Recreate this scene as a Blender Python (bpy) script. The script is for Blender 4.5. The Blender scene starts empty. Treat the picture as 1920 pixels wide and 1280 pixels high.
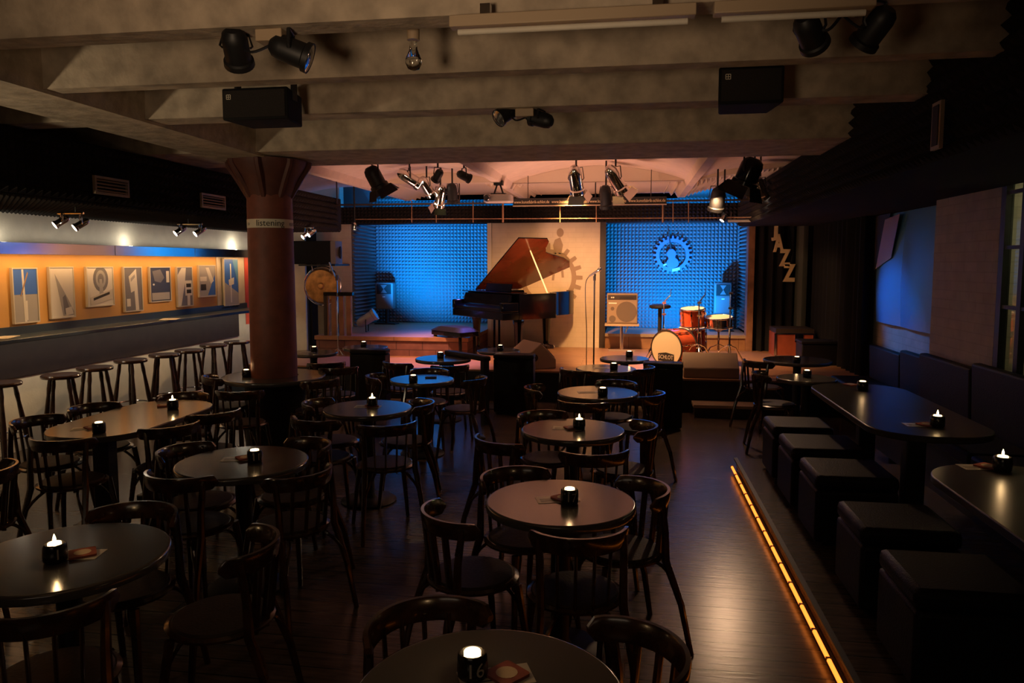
import bpy, bmesh, math, random
from mathutils import Vector, Matrix
random.seed(4)
PI = math.pi
S = bpy.context.scene
COL = S.collection

# ------------------------------------------------------------------ camera, world, exposure
FPX, EYE, YAW, PITCH = 1400.0, 1.86, math.atan(220/1400), math.radians(5.0)
OFF = math.tan(PITCH) - 147/FPX
cam_d = bpy.data.cameras.new('camera'); cam = bpy.data.objects.new('camera', cam_d); COL.objects.link(cam)
cam_d.sensor_width = 36; cam_d.lens = 36*FPX/1920; cam_d.shift_y = OFF*FPX/1920; cam_d.clip_start = .02
cam.location = (0, 0, EYE); cam.rotation_euler = (PI/2-PITCH, 0, YAW)
S.camera = cam
S.view_settings.view_transform = 'Standard'; S.view_settings.look = 'None'
S.view_settings.gamma = 1; S.view_settings.use_curve_mapping = False
S.view_settings.exposure = 0.0
w = bpy.data.worlds.new('night'); S.world = w; w.use_nodes = True
w.node_tree.nodes['Background'].inputs[0].default_value = (.02, .018, .015, 1)
w.node_tree.nodes['Background'].inputs[1].default_value = .3

def light(kind, loc, power, color, aim=None, size=.1, angle=60, blend=.4, size_y=None, spec=1.0):
    d = bpy.data.lights.new('lamp_' + kind.lower(), kind); d.energy = power; d.color = color
    if kind == 'SPOT':
        d.spot_size = math.radians(angle); d.spot_blend = blend; d.shadow_soft_size = size
    elif kind == 'POINT':
        d.shadow_soft_size = size
    elif kind == 'AREA':
        d.size = size
        if size_y: d.shape = 'RECTANGLE'; d.size_y = size_y
    d.specular_factor = spec
    o = bpy.data.objects.new(d.name, d); COL.objects.link(o); o.location = loc
    if aim is not None:
        o.rotation_euler = (Vector(aim)-Vector(loc)).to_track_quat('-Z', 'Y').to_euler()
    return o

WARM = (1, .66, .36); AMBER = (1, .52, .22); BLUE = (.0, .265, 1.0); PINK = (1, .5, .36)
# added unseen fill for ceiling and room, then the lights of the stage
light('SPOT', (-1.0, -.6, 1.75), 200, (1, .69, .43), aim=(-1.1, 4.0, 4.7), size=.3, angle=74, blend=.8)  # added ceiling wash beside the camera, no fixture modelled
light('SPOT', (-4.9, 2.6, 1.7), 85, (1, .78, .5), aim=(-3.4, 5.6, 3.1), size=.1, angle=80, blend=.7)  # added out-of-view spot to brighten the long beam and left ceiling
light('AREA', (-1.0, -2.4, 2.2), 4, (1, .74, .5), aim=(-.6, 4, 1.2), size=2.5, size_y=.5)  # added soft fill from behind the camera
def strip(y, L, x, z, a, power, color):      # lamp strip running along the left wall
    o = light('AREA', (x, y, z), power, color, size=.05, size_y=L); o.rotation_euler = (0, a, 0); return o
strip(7.6, 7.4, -5.8, 1.93, .3, 20, (1, .56, .23))
strip(7.6, 7.4, -5.84, 2.075, PI-.25, 4.5, (1, .88, .7))
for y, pw in ((6.3, .5), (8.15, 1.2), (10.6, 2.2)): light('POINT', (-5.86, y, 2.12), pw, (1, .9, .7), size=.03)
strip(7.6, 7.4, -5.66, 1.11, .25, 12, (1, .84, .6))
# stage: orange key on the white wall and boards, added pink uplight as bounce on the vault, blue floor cans in the two bays
light('SPOT', (-.75, 10.4, 2.72), 330, (1, .48, .16), aim=(-1.2, 12.7, 1.2), size=.1, angle=70, blend=.8)
light('SPOT', (-.1, 10.3, 2.72), 620, (1, .54, .24), aim=(.5, 11.2, .4), size=.1, angle=85, blend=.8)
light('SPOT', (-2.9, 10.2, 2.7), 420, (1, .46, .3), aim=(-2.7, 10.9, .3), size=.1, angle=66, blend=.8)
light('SPOT', (1.1, 10.2, 2.7), 260, (1, .58, .28), aim=(2.2, 12.2, 1.1), size=.1, angle=75, blend=.8)
light('SPOT', (1.25, 9.3, 2.7), 95, (1, .6, .34), aim=(.35, 6.4, 0), size=.1, angle=95, blend=.9)
light('SPOT', (-.9, 9.9, 1.3), 130, PINK, aim=(-.9, 10.9, 3.2), size=.3, angle=150, blend=.6)  # added unseen uplight in place of light bounced off the stage
light('SPOT', (-3.4, 9.3, 1.4), 45, PINK, aim=(-3.2, 10.6, 3.2), size=.3, angle=140, blend=.6)  # second added uplight for the left part of the vault
light('SPOT', (-3.9, 12.15, 1.1), 2100, BLUE, aim=(-3.5, 13.9, 2.0), size=.05, angle=90, blend=1)
light('SPOT', (.75, 12.3, .75), 1500, BLUE, aim=(.8, 13.9, 1.75), size=.05, angle=108, blend=1)
for x in (-4.2, -2.9, -1.9, -.9, .1, 1.3): light('POINT', (x, 13.3, 2.74), 16, BLUE, size=.05)  # added blue points hidden behind the header to light the lunettes
light('SPOT', (-2.2, 11.9, 2.45), 260, (.2, .16, 1), aim=(-2.9, 11.3, .6), size=.1, angle=75, blend=.7)
light('SPOT', (1.3, 10.4, 2.4), 170, BLUE, aim=(3.06, 9.15, 1.2), size=.06, angle=36, blend=.9)  # added blue spot in place of bay light spilling on the posters
light('POINT', (3.6, 6.0, 2.2), 9, (.9, .85, .45), size=.1)

# ------------------------------------------------------------------ pixel -> point of the room (used to place things where they stand)
def _ray(px, py):
    cx = (px-960)/FPX; cy = (640-py)/FPX + OFF
    c, s = math.cos(PITCH), math.sin(PITCH)
    Y = c+s*cy; z = -s+c*cy
    cw, sw = math.cos(YAW), math.sin(YAW)
    return Vector((cx*cw-Y*sw, cx*sw+Y*cw, z))
def atz(px, py, z): d = _ray(px, py); return d*((z-EYE)/d.z)+Vector((0, 0, EYE))
def aty(px, py, Y): d = _ray(px, py); return d*(Y/d.y)+Vector((0, 0, EYE))
def atx(px, py, X): d = _ray(px, py); return d*(X/d.x)+Vector((0, 0, EYE))

# ------------------------------------------------------------------ materials
M = {}
def mat(n, col, rough=.5, metal=0., bump=0., bscale=40., var=0., vscale=8., emit=None, estr=0., coat=0., ior=1.5, trans=0.):
    m = bpy.data.materials.new(n); m.use_nodes = True; nt = m.node_tree; b = nt.nodes['Principled BSDF']
    b.inputs['Base Color'].default_value = (*col, 1); b.inputs['Roughness'].default_value = rough
    b.inputs['Metallic'].default_value = metal; b.inputs['IOR'].default_value = ior
    b.inputs['Coat Weight'].default_value = coat; b.inputs['Coat Roughness'].default_value = .12
    b.inputs['Transmission Weight'].default_value = trans
    if emit: b.inputs['Emission Color'].default_value = (*emit, 1); b.inputs['Emission Strength'].default_value = estr
    if bump or var:
        tc = nt.nodes.new('ShaderNodeTexCoord')
    if var:
        n1 = nt.nodes.new('ShaderNodeTexNoise'); n1.inputs['Scale'].default_value = vscale; n1.inputs['Detail'].default_value = 6
        nt.links.new(tc.outputs['Object'], n1.inputs['Vector'])
        r = nt.nodes.new('ShaderNodeValToRGB')
        r.color_ramp.elements[0].position = .3; r.color_ramp.elements[1].position = .7
        r.color_ramp.elements[0].color = (*[c*(1-var) for c in col], 1); r.color_ramp.elements[1].color = (*[min(1, c*(1+var)) for c in col], 1)
        nt.links.new(n1.outputs['Fac'], r.inputs['Fac']); nt.links.new(r.outputs['Color'], b.inputs['Base Color'])
    if bump:
        n2 = nt.nodes.new('ShaderNodeTexNoise'); n2.inputs['Scale'].default_value = bscale; n2.inputs['Detail'].default_value = 5
        nt.links.new(tc.outputs['Object'], n2.inputs['Vector'])
        bp = nt.nodes.new('ShaderNodeBump'); bp.inputs['Strength'].default_value = bump; bp.inputs['Distance'].default_value = .01
        nt.links.new(n2.outputs['Fac'], bp.inputs['Height']); nt.links.new(bp.outputs['Normal'], b.inputs['Normal'])
    M[n] = m; return m

def brickmat(n, c1, c2, mortar, sx, sy, msize, rough, axis, bump=.3, offset=.5, var=.15, smooth=.1):
    m = bpy.data.materials.new(n); m.use_nodes = True; nt = m.node_tree; b = nt.nodes['Principled BSDF']
    b.inputs['Roughness'].default_value = rough
    tc = nt.nodes.new('ShaderNodeTexCoord'); sp = nt.nodes.new('ShaderNodeSeparateXYZ'); cb = nt.nodes.new('ShaderNodeCombineXYZ')
    nt.links.new(tc.outputs['Object'], sp.inputs[0])
    nt.links.new(sp.outputs[axis[0]], cb.inputs[0]); nt.links.new(sp.outputs[axis[1]], cb.inputs[1])
    br = nt.nodes.new('ShaderNodeTexBrick'); br.offset = offset
    br.inputs['Color1'].default_value = (*c1, 1); br.inputs['Color2'].default_value = (*c2, 1); br.inputs['Mortar'].default_value = (*mortar, 1)
    br.inputs['Scale'].default_value = 1; br.inputs['Brick Width'].default_value = sx; br.inputs['Row Height'].default_value = sy
    br.inputs['Mortar Size'].default_value = msize; br.inputs['Mortar Smooth'].default_value = smooth
    nt.links.new(cb.outputs[0], br.inputs['Vector'])
    nz = nt.nodes.new('ShaderNodeTexNoise'); nz.inputs['Scale'].default_value = 6; nz.inputs['Detail'].default_value = 8
    mp = nt.nodes.new('ShaderNodeMapping'); mp.inputs['Scale'].default_value = (1, 8, 1) if sx > .8 else (1, 1, 1)
    nt.links.new(tc.outputs['Object'], mp.inputs[0]); nt.links.new(mp.outputs[0], nz.inputs['Vector'])
    mx = nt.nodes.new('ShaderNodeMix'); mx.data_type = 'RGBA'; mx.blend_type = 'MULTIPLY'; mx.inputs[0].default_value = 1
    rp = nt.nodes.new('ShaderNodeValToRGB'); rp.color_ramp.elements[0].position = .25; rp.color_ramp.elements[1].position = .75
    rp.color_ramp.elements[0].color = (1-var*2, 1-var*2, 1-var*2, 1); rp.color_ramp.elements[1].color = (1, 1, 1, 1)
    nt.links.new(nz.outputs['Fac'], rp.inputs[0])
    nt.links.new(br.outputs['Color'], mx.inputs[6]); nt.links.new(rp.outputs[0], mx.inputs[7])
    nt.links.new(mx.outputs[2], b.inputs['Base Color'])
    bp = nt.nodes.new('ShaderNodeBump'); bp.inputs['Strength'].default_value = bump; bp.inputs['Distance'].default_value = .008; bp.invert = True
    ad = nt.nodes.new('ShaderNodeMath'); ad.operation = 'MULTIPLY_ADD'; ad.inputs[1].default_value = .35
    nt.links.new(nz.outputs['Fac'], ad.inputs[0]); nt.links.new(br.outputs['Fac'], ad.inputs[2])
    nt.links.new(ad.outputs[0], bp.inputs['Height']); nt.links.new(bp.outputs['Normal'], b.inputs['Normal'])
    M[n] = m; return m

mat('concrete', (.42, .34, .25), .85, bump=1., bscale=14, var=.3, vscale=7)
mat('plaster', (.62, .57, .47), .7, bump=.15, bscale=60, var=.06)
mat('vault_paint', (.72, .58, .47), .7, bump=.1, var=.06)
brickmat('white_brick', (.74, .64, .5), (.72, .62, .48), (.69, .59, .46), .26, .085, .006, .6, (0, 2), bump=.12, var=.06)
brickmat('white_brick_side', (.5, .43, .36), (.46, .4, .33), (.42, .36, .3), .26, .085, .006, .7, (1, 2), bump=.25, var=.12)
brickmat('floor_planks', (.15, .105, .075), (.11, .078, .056), (.015, .012, .009), 2.4, .13, .004, .25, (0, 1), bump=.25, offset=.37, var=.3)
brickmat('stage_boards', (.5, .26, .125), (.44, .22, .105), (.12, .05, .02), 1.8, .14, .003, .35, (0, 1), bump=.15, offset=.37, var=.2)
brickmat('riser_blocks', (.32, .15, .1), (.25, .11, .08), (.1, .05, .04), .42, .13, .006, .6, (0, 2), bump=.4, var=.2)
brickmat('yard_tiles', (.5, .48, .25), (.46, .44, .22), (.03, .03, .025), .3, .16, .012, .5, (1, 2), bump=.3, var=.1)
mat('foam_dark', (.028, .024, .022), .95, bump=.4, bscale=150)
mat('foam_grey', (.17, .155, .15), .95)
mat('foam_cream', (.72, .6, .46), .9)
mat('chair_wood', (.055, .022, .011), .22, var=.5, vscale=14, coat=.5)
mat('seat_pad', (.03, .016, .011), .6, bump=.25, bscale=90, var=.2)
mat('table_top', (.085, .08, .076), .17, ior=1.75)
mat('platform_top', (.035, .031, .029), .3)
mat('table_edge', (.02, .017, .016), .3)
mat('long_top', (.16, .12, .085), .3, bump=.05, bscale=300, var=.06)
mat('black_metal', (.008, .008, .009), .5)
mat('black_matte', (.007, .007, .007), .8)
mat('black_gloss', (.004, .004, .005), .12)
mat('lid_red', (.12, .02, .009), .16, coat=.2, var=.35, vscale=2.5)
mat('brass_plate', (.5, .3, .1), .4, metal=.6)
mat('black_leather', (.012, .01, .01), .5, bump=.35, bscale=120)
mat('chrome', (.75, .72, .68), .12, metal=1)
mat('brushed', (.75, .75, .78), .16, metal=1)
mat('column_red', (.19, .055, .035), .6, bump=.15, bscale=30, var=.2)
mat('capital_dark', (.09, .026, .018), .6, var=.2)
mat('paper', (.75, .68, .54), .7)
mat('paper_shiny', (.6, .56, .48), .25)
mat('ink', (.02, .016, .014), .7)
mat('orange_board', (.72, .38, .1), .6, bump=.08, bscale=120, var=.06, vscale=3)
mat('counter_blue', (.035, .055, .075), .3)
mat('brown_panel', (.035, .023, .021), .5, var=.15)
mat('curtain_black', (.016, .015, .016), .85)
mat('curtain_black_lit', (.1, .1, .085), .85)  # lit stretch of black curtain, the light put into a paler colour
mat('letters_wood', (.8, .58, .3), .5)
mat('case_red', (.34, .075, .035), .4, var=.15)
mat('case_side', (.08, .06, .09), .4)
mat('gong_bronze', (.5, .27, .1), .35, metal=.75, var=.45, vscale=9, bump=.15, bscale=25)
mat('amp_grey', (.3, .21, .14), .7, bump=.2, bscale=200)
mat('amp_cloth', (.14, .1, .075), .8)
mat('drum_red', (.62, .1, .035), .2, coat=.6, var=.15)
mat('drum_dark', (.3, .03, .025), .25, coat=.5)
mat('drum_head', (.8, .68, .45), .5)
mat('dark_brown', (.035, .022, .016), .5)
mat('rail_wood', (.3, .15, .075), .5, var=.35, vscale=5)
mat('candle_glass', (.016, .013, .011), .18)
mat('wax', (.9, .75, .5), .5, emit=(1, .66, .32), estr=5)
mat('flame', (1, .8, .4), .5, emit=(1, .7, .3), estr=30)
mat('coaster_red', (.25, .06, .035), .7, var=.3, vscale=30)
mat('coaster_pale', (.55, .42, .27), .7)
mat('lens_lit', (1, .9, .7), .3, emit=(1, .88, .7), estr=5)
mat('lens_off', (.25, .25, .27), .08, metal=.8)
mat('rope_glow', (1, .4, .08), .4, emit=(1, .23, .025), estr=2.4)
mat('poster_blue', (.12, .3, .55), .3)
mat('poster_red', (.6, .08, .04), .5)
mat('white_paint', (.75, .7, .6), .5)
mat('mural_grey', (.36, .26, .18), .7)
mat('emblem_blue', (.09, .14, .3), .35)
mat('grey_plastic', (.13, .12, .115), .5)
mat('silver_paint', (.42, .4, .36), .4, metal=.3)
mat('projector_grey', (.45, .4, .36), .45)
mat('beige_metal', (.42, .31, .2), .5)
mat('glass', (.9, .92, .9), .03, trans=1., ior=1.45)
mat('orange_cloth_glow', (.8, .45, .18), .7, emit=(1, .5, .18), estr=.25)  # emission put into the cloth so it looks lit
mat('photo_white', (.74, .7, .62), .35)
mat('photo_grey', (.2, .19, .18), .35)
mat('photo_mid', (.4, .38, .35), .35)
mat('photo_dark', (.05, .055, .075), .35)
mat('photo_blue', (.05, .16, .6), .35)
mat('photo_brown', (.4, .24, .12), .35)
mat('frame_pale', (.6, .55, .46), .4)
mat('wood_handle', (.4, .3, .2), .5)

for n_, v_ in (('black_leather', .2), ('foam_dark', .1), ('foam_grey', .1), ('black_gloss', .35), ('black_matte', .2), ('curtain_black', .1), ('brown_panel', .3), ('platform_top', .25)):
    M[n_].node_tree.nodes['Principled BSDF'].inputs['Specular IOR Level'].default_value = v_
# ------------------------------------------------------------------ mesh builder
def root_off(o):
    v = Vector((0, 0, 0))
    while o is not None: v += o.location; o = o.parent
    return v
class MB:
    def __init__(s, mtx=None): s.v = []; s.f = []; s.m = mtx
    def _add(s, vs, fs):
        n = len(s.v)
        s.v += [(s.m @ Vector(p)) if s.m is not None else Vector(p) for p in vs]
        s.f += [[i+n for i in f] for f in fs]; return s
    def box(s, lo, hi, rot=None, piv=None):
        a, b = lo, hi
        vs = [Vector((x, y, z)) for z in (a[2], b[2]) for y in (a[1], b[1]) for x in (a[0], b[0])]
        if rot is not None:
            c = Vector(piv) if piv is not None else (Vector(lo)+Vector(hi))/2
            vs = [rot @ (p-c)+c for p in vs]
        return s._add(vs, [(0, 2, 3, 1), (4, 5, 7, 6), (0, 1, 5, 4), (2, 6, 7, 3), (0, 4, 6, 2), (1, 3, 7, 5)])
    def prism(s, poly, z0, z1, f=None):
        n = len(poly); f = f or (lambda x, y, z: (x, y, z))
        vs = [f(x, y, z0) for x, y in poly]+[f(x, y, z1) for x, y in poly]
        return s._add(vs, [list(range(n))[::-1], list(range(n, 2*n))]+[(i, (i+1) % n, n+(i+1) % n, n+i) for i in range(n)])
    def lathe(s, prof, n=24, c=(0, 0, 0), axis=None, cap=True):
        q = Vector(axis).to_track_quat('Z', 'Y').to_matrix() if axis is not None else Matrix.Identity(3)
        c = Vector(c); vs = []; fs = []
        for r, z in prof:
            for k in range(n):
                a = 2*PI*k/n; vs.append(c+q @ Vector((r*math.cos(a), r*math.sin(a), z)))
        for j in range(len(prof)-1):
            for k in range(n):
                k2 = (k+1) % n; fs.append((j*n+k, j*n+k2, (j+1)*n+k2, (j+1)*n+k))
        if cap:
            fs.append(list(range(n))[::-1]); fs.append([(len(prof)-1)*n+k for k in range(n)])
        return s._add(vs, fs)
    def tube(s, pts, r, n=8, flat=None):
        pts = [Vector(p) for p in pts]; N = len(pts)
        rs = r if isinstance(r, (list, tuple)) else [r]*N
        vs = []; fs = []; up = None
        for i, p in enumerate(pts):
            t = (pts[min(i+1, N-1)]-pts[max(i-1, 0)]).normalized()
            if up is None:
                up = Vector((0, 0, 1)) if abs(t.z) < .9 else Vector((1, 0, 0))
            a = t.cross(up).normalized(); b = a.cross(t).normalized(); up = b
            for k in range(n):
                g = 2*PI*k/n
                vs.append(p+a*math.cos(g)*rs[i]+b*math.sin(g)*rs[i]*(flat or 1))
        for i in range(N-1):
            for k in range(n):
                k2 = (k+1) % n; fs.append((i*n+k, i*n+k2, (i+1)*n+k2, (i+1)*n+k))
        fs.append(list(range(n))[::-1]); fs.append([(N-1)*n+k for k in range(n)])
        return s._add(vs, fs)
    def cyl(s, p0, p1, r, r1=None, n=12): return s.tube([p0, p1], [r, r if r1 is None else r1], n)
    def strip(s, secs, closed=True):            # loft of equal-length sections
        n = len(secs[0]); vs = [p for q in secs for p in q]; fs = []
        for i in range(len(secs)-1):
            for k in range(n if closed else n-1):
                k2 = (k+1) % n; fs.append((i*n+k, i*n+k2, (i+1)*n+k2, (i+1)*n+k))
        if closed: fs.append(list(range(n))[::-1]); fs.append([(len(secs)-1)*n+k for k in range(n)])
        return s._add(vs, fs)
    def foam(s, o, u, v, nu, nv, h):            # grid of pyramids; o corner, u,v one cell, h height vector
        o, u, v, h = Vector(o), Vector(u), Vector(v), Vector(h)
        base = len(s.v); vs = [o+u*i+v*j for j in range(nv+1) for i in range(nu+1)]
        fs = []
        for j in range(nv):
            for i in range(nu):
                k = len(vs); vs.append(o+u*(i+.5)+v*(j+.5)+h)
                a, b, c, d = j*(nu+1)+i, j*(nu+1)+i+1, (j+1)*(nu+1)+i+1, (j+1)*(nu+1)+i
                fs += [(a, b, k), (b, c, k), (c, d, k), (d, a, k)]
        return s._add(vs, fs)
    def build(s, name, m, parent=None, world=False, smooth=True, bevel=0, kind=None, norm=True):
        me = bpy.data.meshes.new(name)
        off = root_off(parent) if (world and parent is not None) else Vector((0, 0, 0))
        me.from_pydata([p-off for p in s.v], [], s.f)
        if norm:
            bm = bmesh.new(); bm.from_mesh(me); bmesh.ops.recalc_face_normals(bm, faces=bm.faces); bm.to_mesh(me); bm.free()
        if smooth:
            me.polygons.foreach_set('use_smooth', [True]*len(me.polygons)); me.set_sharp_from_angle(angle=math.radians(38))
        me.materials.append(M[m]); o = bpy.data.objects.new(name, me); COL.objects.link(o)
        if parent is not None: o.parent = parent
        if bevel:
            b = o.modifiers.new('edge', 'BEVEL'); b.width = bevel; b.segments = 2; b.limit_method = 'ANGLE'
        if kind: o['kind'] = kind
        return o
def tag(o, label, cat, group=None):
    o['label'] = label; o['category'] = cat
    if group: o['group'] = group
    return o
def thing(name, label, cat, loc=(0, 0, 0), rz=0, group=None):
    o = bpy.data.objects.new(name, None); COL.objects.link(o); o.empty_display_size = .05
    o.location = loc; o.rotation_euler = (0, 0, rz); return tag(o, label, cat, group)
def struct(name, mb, m, **k): return mb.build(name, m, kind='structure', **k)
def copy_tree(o, parent=None):
    c = o.copy(); COL.objects.link(c)
    if parent is not None: c.parent = parent
    for ch in list(o.children): copy_tree(ch, c)
    return c
def text_mesh(s, size, depth=.002, bold=0.):
    cu = bpy.data.curves.new('lettering', 'FONT'); cu.body = s; cu.size = size; cu.extrude = depth; cu.align_x = 'CENTER'; cu.align_y = 'CENTER'
    cu.resolution_u = 3; cu.offset = bold
    o = bpy.data.objects.new('lettering', cu); COL.objects.link(o)
    bpy.context.view_layer.update()
    me = bpy.data.meshes.new_from_object(o.evaluated_get(bpy.context.evaluated_depsgraph_get()))
    bpy.data.objects.remove(o); bpy.data.curves.remove(cu)
    return me
def text(s, size, m, parent, f, name='lettering', depth=.002):   # f maps (x, y, z) of the flat text into the parent's space
    me = text_mesh(s, size, depth)
    for v in me.vertices: v.co = Vector(f(*v.co))
    me.materials.clear(); me.materials.append(M[m])
    o = bpy.data.objects.new(name, me); COL.objects.link(o); o.parent = parent; return o
def smooth_poly(pts, k=4):
    n = len(pts); out = []
    for i in range(n):
        p0, p1, p2, p3 = [Vector(pts[(i+d) % n]) for d in (-1, 0, 1, 2)]
        for j in range(k):
            t = j/k
            out.append(tuple(.5*((2*p1)+(p2-p0)*t+(2*p0-5*p1+4*p2-p3)*t*t+(3*p1-p0-3*p2+p3)*t**3)))
    return out

# ------------------------------------------------------------------ room shell
XL, XR, YB = -5.97, 3.1, 12.75
ZF = 2.86
struct('floor', MB().box((XL-.2, -3.2, -.15), (XR+.2, 9.9, 0)), 'floor_planks')
mb = MB().box((XL-.2, -3.2, 3.25), (XR+.2, 7.4, 3.45))
struct('ceiling', mb, 'concrete')
def rib(y0, y1, name, slope=.07, z=ZF):
    secs = [[Vector((x, y0-slope, 3.26)), Vector((x, y0, z)), Vector((x, y1, z)), Vector((x, y1+slope, 3.26))] for x in (XL-.1, XR+.1)]
    struct(name, MB().strip(secs), 'concrete', smooth=False)
for i, (a, b) in enumerate([(-1.2, -1.05), (.2, .36), (1.25, 1.4), (2.2, 2.34), (3.05, 3.2), (3.94, 4.06), (4.86, 5.08), (6.42, 7.42)]):
    rib(a, b, 'trim_%d' % (i+1))
struct('trim_9', MB().strip([[Vector((-3.96, y, 3.26)), Vector((-3.9, y, 2.84)), Vector((-3.36, y, 2.84)), Vector((-3.3, y, 3.26))] for y in (-3.1, 7.38)]), 'concrete', smooth=False)
struct('wall_left', MB().box((XL-.2, -3.2, 0), (XL, 14.1, 3.4)), 'plaster')
struct('wall_front', MB().box((XL-.2, -3.4, 0), (XR+.2, -3.2, 3.4)), 'curtain_black')
# right wall with the window opening (Y 5.3..6.5)
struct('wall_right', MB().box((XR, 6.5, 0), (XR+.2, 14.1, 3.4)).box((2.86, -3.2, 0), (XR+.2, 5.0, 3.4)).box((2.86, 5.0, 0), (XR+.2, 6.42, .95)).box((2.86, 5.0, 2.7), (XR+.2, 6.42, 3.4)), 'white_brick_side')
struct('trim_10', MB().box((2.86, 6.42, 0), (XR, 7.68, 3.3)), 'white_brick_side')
# vault over the stage
spr = [-6.15, -3.79, -1.77, .82, 3.25]
def arch(x0, x1, t, d=0):
    rise = .23*min(1.12, (x1-x0)/2.4)
    z = 2.99+rise*math.sin(PI*t)**.85-d
    return x0+(x1-x0)*t, z
vm = MB(); secs = []
for y in (7.43, 12.9):
    low = []
    for a, b in zip(spr, spr[1:]):
        low += [arch(a, b, t/14) for t in range(15)]
    secs.append([Vector((x, y, z)) for x, z in low]+[Vector((spr[-1], y, 3.6)), Vector((spr[0], y, 3.6))])
struct('ceiling_stage', vm.strip(secs), 'vault_paint')
struct('ceiling_bays', MB().box((XL-.2, 12.9, 3.42), (XR+.2, 14.1, 3.6)), 'plaster')
def vault_z(x):
    for a, b in zip(spr, spr[1:]):
        if a <= x <= b: return arch(a, b, (x-a)/(b-a))[1]
    return 3.0
for i, x in enumerate(spr[1:-1]):
    struct('trim_%d' % (11+i), MB().strip([[Vector((x-.1, y, 3.06)), Vector((x-.05, y, 2.93)), Vector((x+.05, y, 2.93)), Vector((x+.1, y, 3.06))] for y in (7.4, 12.62)]), 'vault_paint', smooth=False)
# back: white middle wall, two foam-lined bays, foam header
def y0wall(x0, x1, z0, z1, y0, y1): return MB().box((x0, y0, z0), (x1, y1, z1))
struct('wall_back', y0wall(-2.37, -.49, .3, 2.56, YB, 13.95), 'white_brick')
struct('wall_back_left', y0wall(-5.42, -4.9, .3, 2.6, YB, 13.95).box((XL, 13.5, .3), (-5.4, 13.7, 3.3)), 'white_brick')
struct('wall_back_right', y0wall(1.97, XR, .3, 3.3, YB+.1, 13.95), 'curtain_black')
struct('wall_bays', MB().box((-6, 13.95, .3), (XR+.2, 14.1, 3.5)), 'foam_grey')
struct('trim_14', MB().box((-5.15, YB-.06, 2.545), (1.97, YB+.35, 2.84)), 'foam_dark')
f = MB().foam((-5.15, YB-.065, 2.545), (.0648, 0, 0), (0, 0, .059), 110, 5, (0, -.04, 0)); struct('trim_15', f, 'foam_dark', smooth=False, norm=False)
# foam panels of the bays
def foam_panel(name, o, u, v, nu, nv, h): return struct(name, MB().foam(o, u, v, nu, nv, h), 'foam_grey', smooth=False, norm=False)
foam_panel('wall_foam_left_bay', (-4.92, 13.93, .72), (.0648, 0, 0), (0, 0, .066), 39, 36, (0, -.07, 0))
foam_panel('wall_foam_right_bay', (-.5, 13.93, .67), (.0648, 0, 0), (0, 0, .066), 38, 36, (0, -.065, 0))
for nm, x, sgn in (('wall_foam_left_side', -4.89, 1), ('wall_foam_right_side', 1.965, -1), ('wall_foam_inner_side', -.48, 1)):
    y0 = YB+.02; mbw = MB(); z = .7
    while z < 2.75:
        a = [(x, y, z) for y in (y0, 13.9)]; b = [(x+sgn*.06, y, z+.033) for y in (y0, 13.9)]; c = [(x, y, z+.066) for y in (y0, 13.9)]
        mbw._add(a+b+c, [(0, 1, 3, 2), (2, 3, 5, 4), (0, 2, 4), (1, 5, 3)]); z += .066
    struct(nm, mbw, 'foam_grey', smooth=False)
struct('trim_16', MB().box((-2.43, YB-.03, .42), (-2.36, YB+.2, 2.55)), 'white_paint')
struct('trim_17', MB().box((-.5, YB-.02, .42), (-.4, YB+.1, 2.55)), 'dark_brown')
struct('trim_18', MB().box((1.9, YB-.12, .42), (2.0, YB+.1, 2.5)), 'rail_wood')
# stage, raised bays, step
struct('floor_stage', MB().box((-5.4, 9.86, 0), (3.05, 14, .42)).box((.66, 9.46, 0), (2.9, 9.9, .42)), 'stage_boards')
struct('trim_19', MB().box((-5.3, 9.84, 0), (.64, 9.855, .40)).box((.64, 9.44, 0), (2.95, 9.455, .40)), 'black_metal')
struct('floor_left_bay', MB().box((-4.9, 11.1, .66), (-2.42, 13.9, .72)), 'stage_boards')
struct('trim_20', MB().box((-4.88, 11.12, .42), (-2.44, 13.9, .66)), 'riser_blocks')
struct('floor_right_bay', MB().box((-.4, YB-.04, .62), (1.95, 13.9, .67)), 'beige_metal')
struct('trim_21', MB().box((-.4, YB, .42), (1.95, 13.9, .62)), 'stage_boards')
struct('floor_platform', MB().box((.97, -3, 0), (XR, 6.8, .12)), 'floor_planks')
struct('trim_22', MB().box((.945, -3, .108), (.975, 6.8, .125)), 'black_metal')
t = thing('stage_step', 'low dark wooden step with a pale tread below the stage', 'step', (1.3, 9.27, 0))
MB().box((-.52, -.15, .12), (.75, .15, .16)).build('tread', 'beige_metal', t, bevel=.006)
MB().box((-.5, -.13, 0), (.73, .13, .12)).build('riser', 'dark_brown', t)

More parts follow.
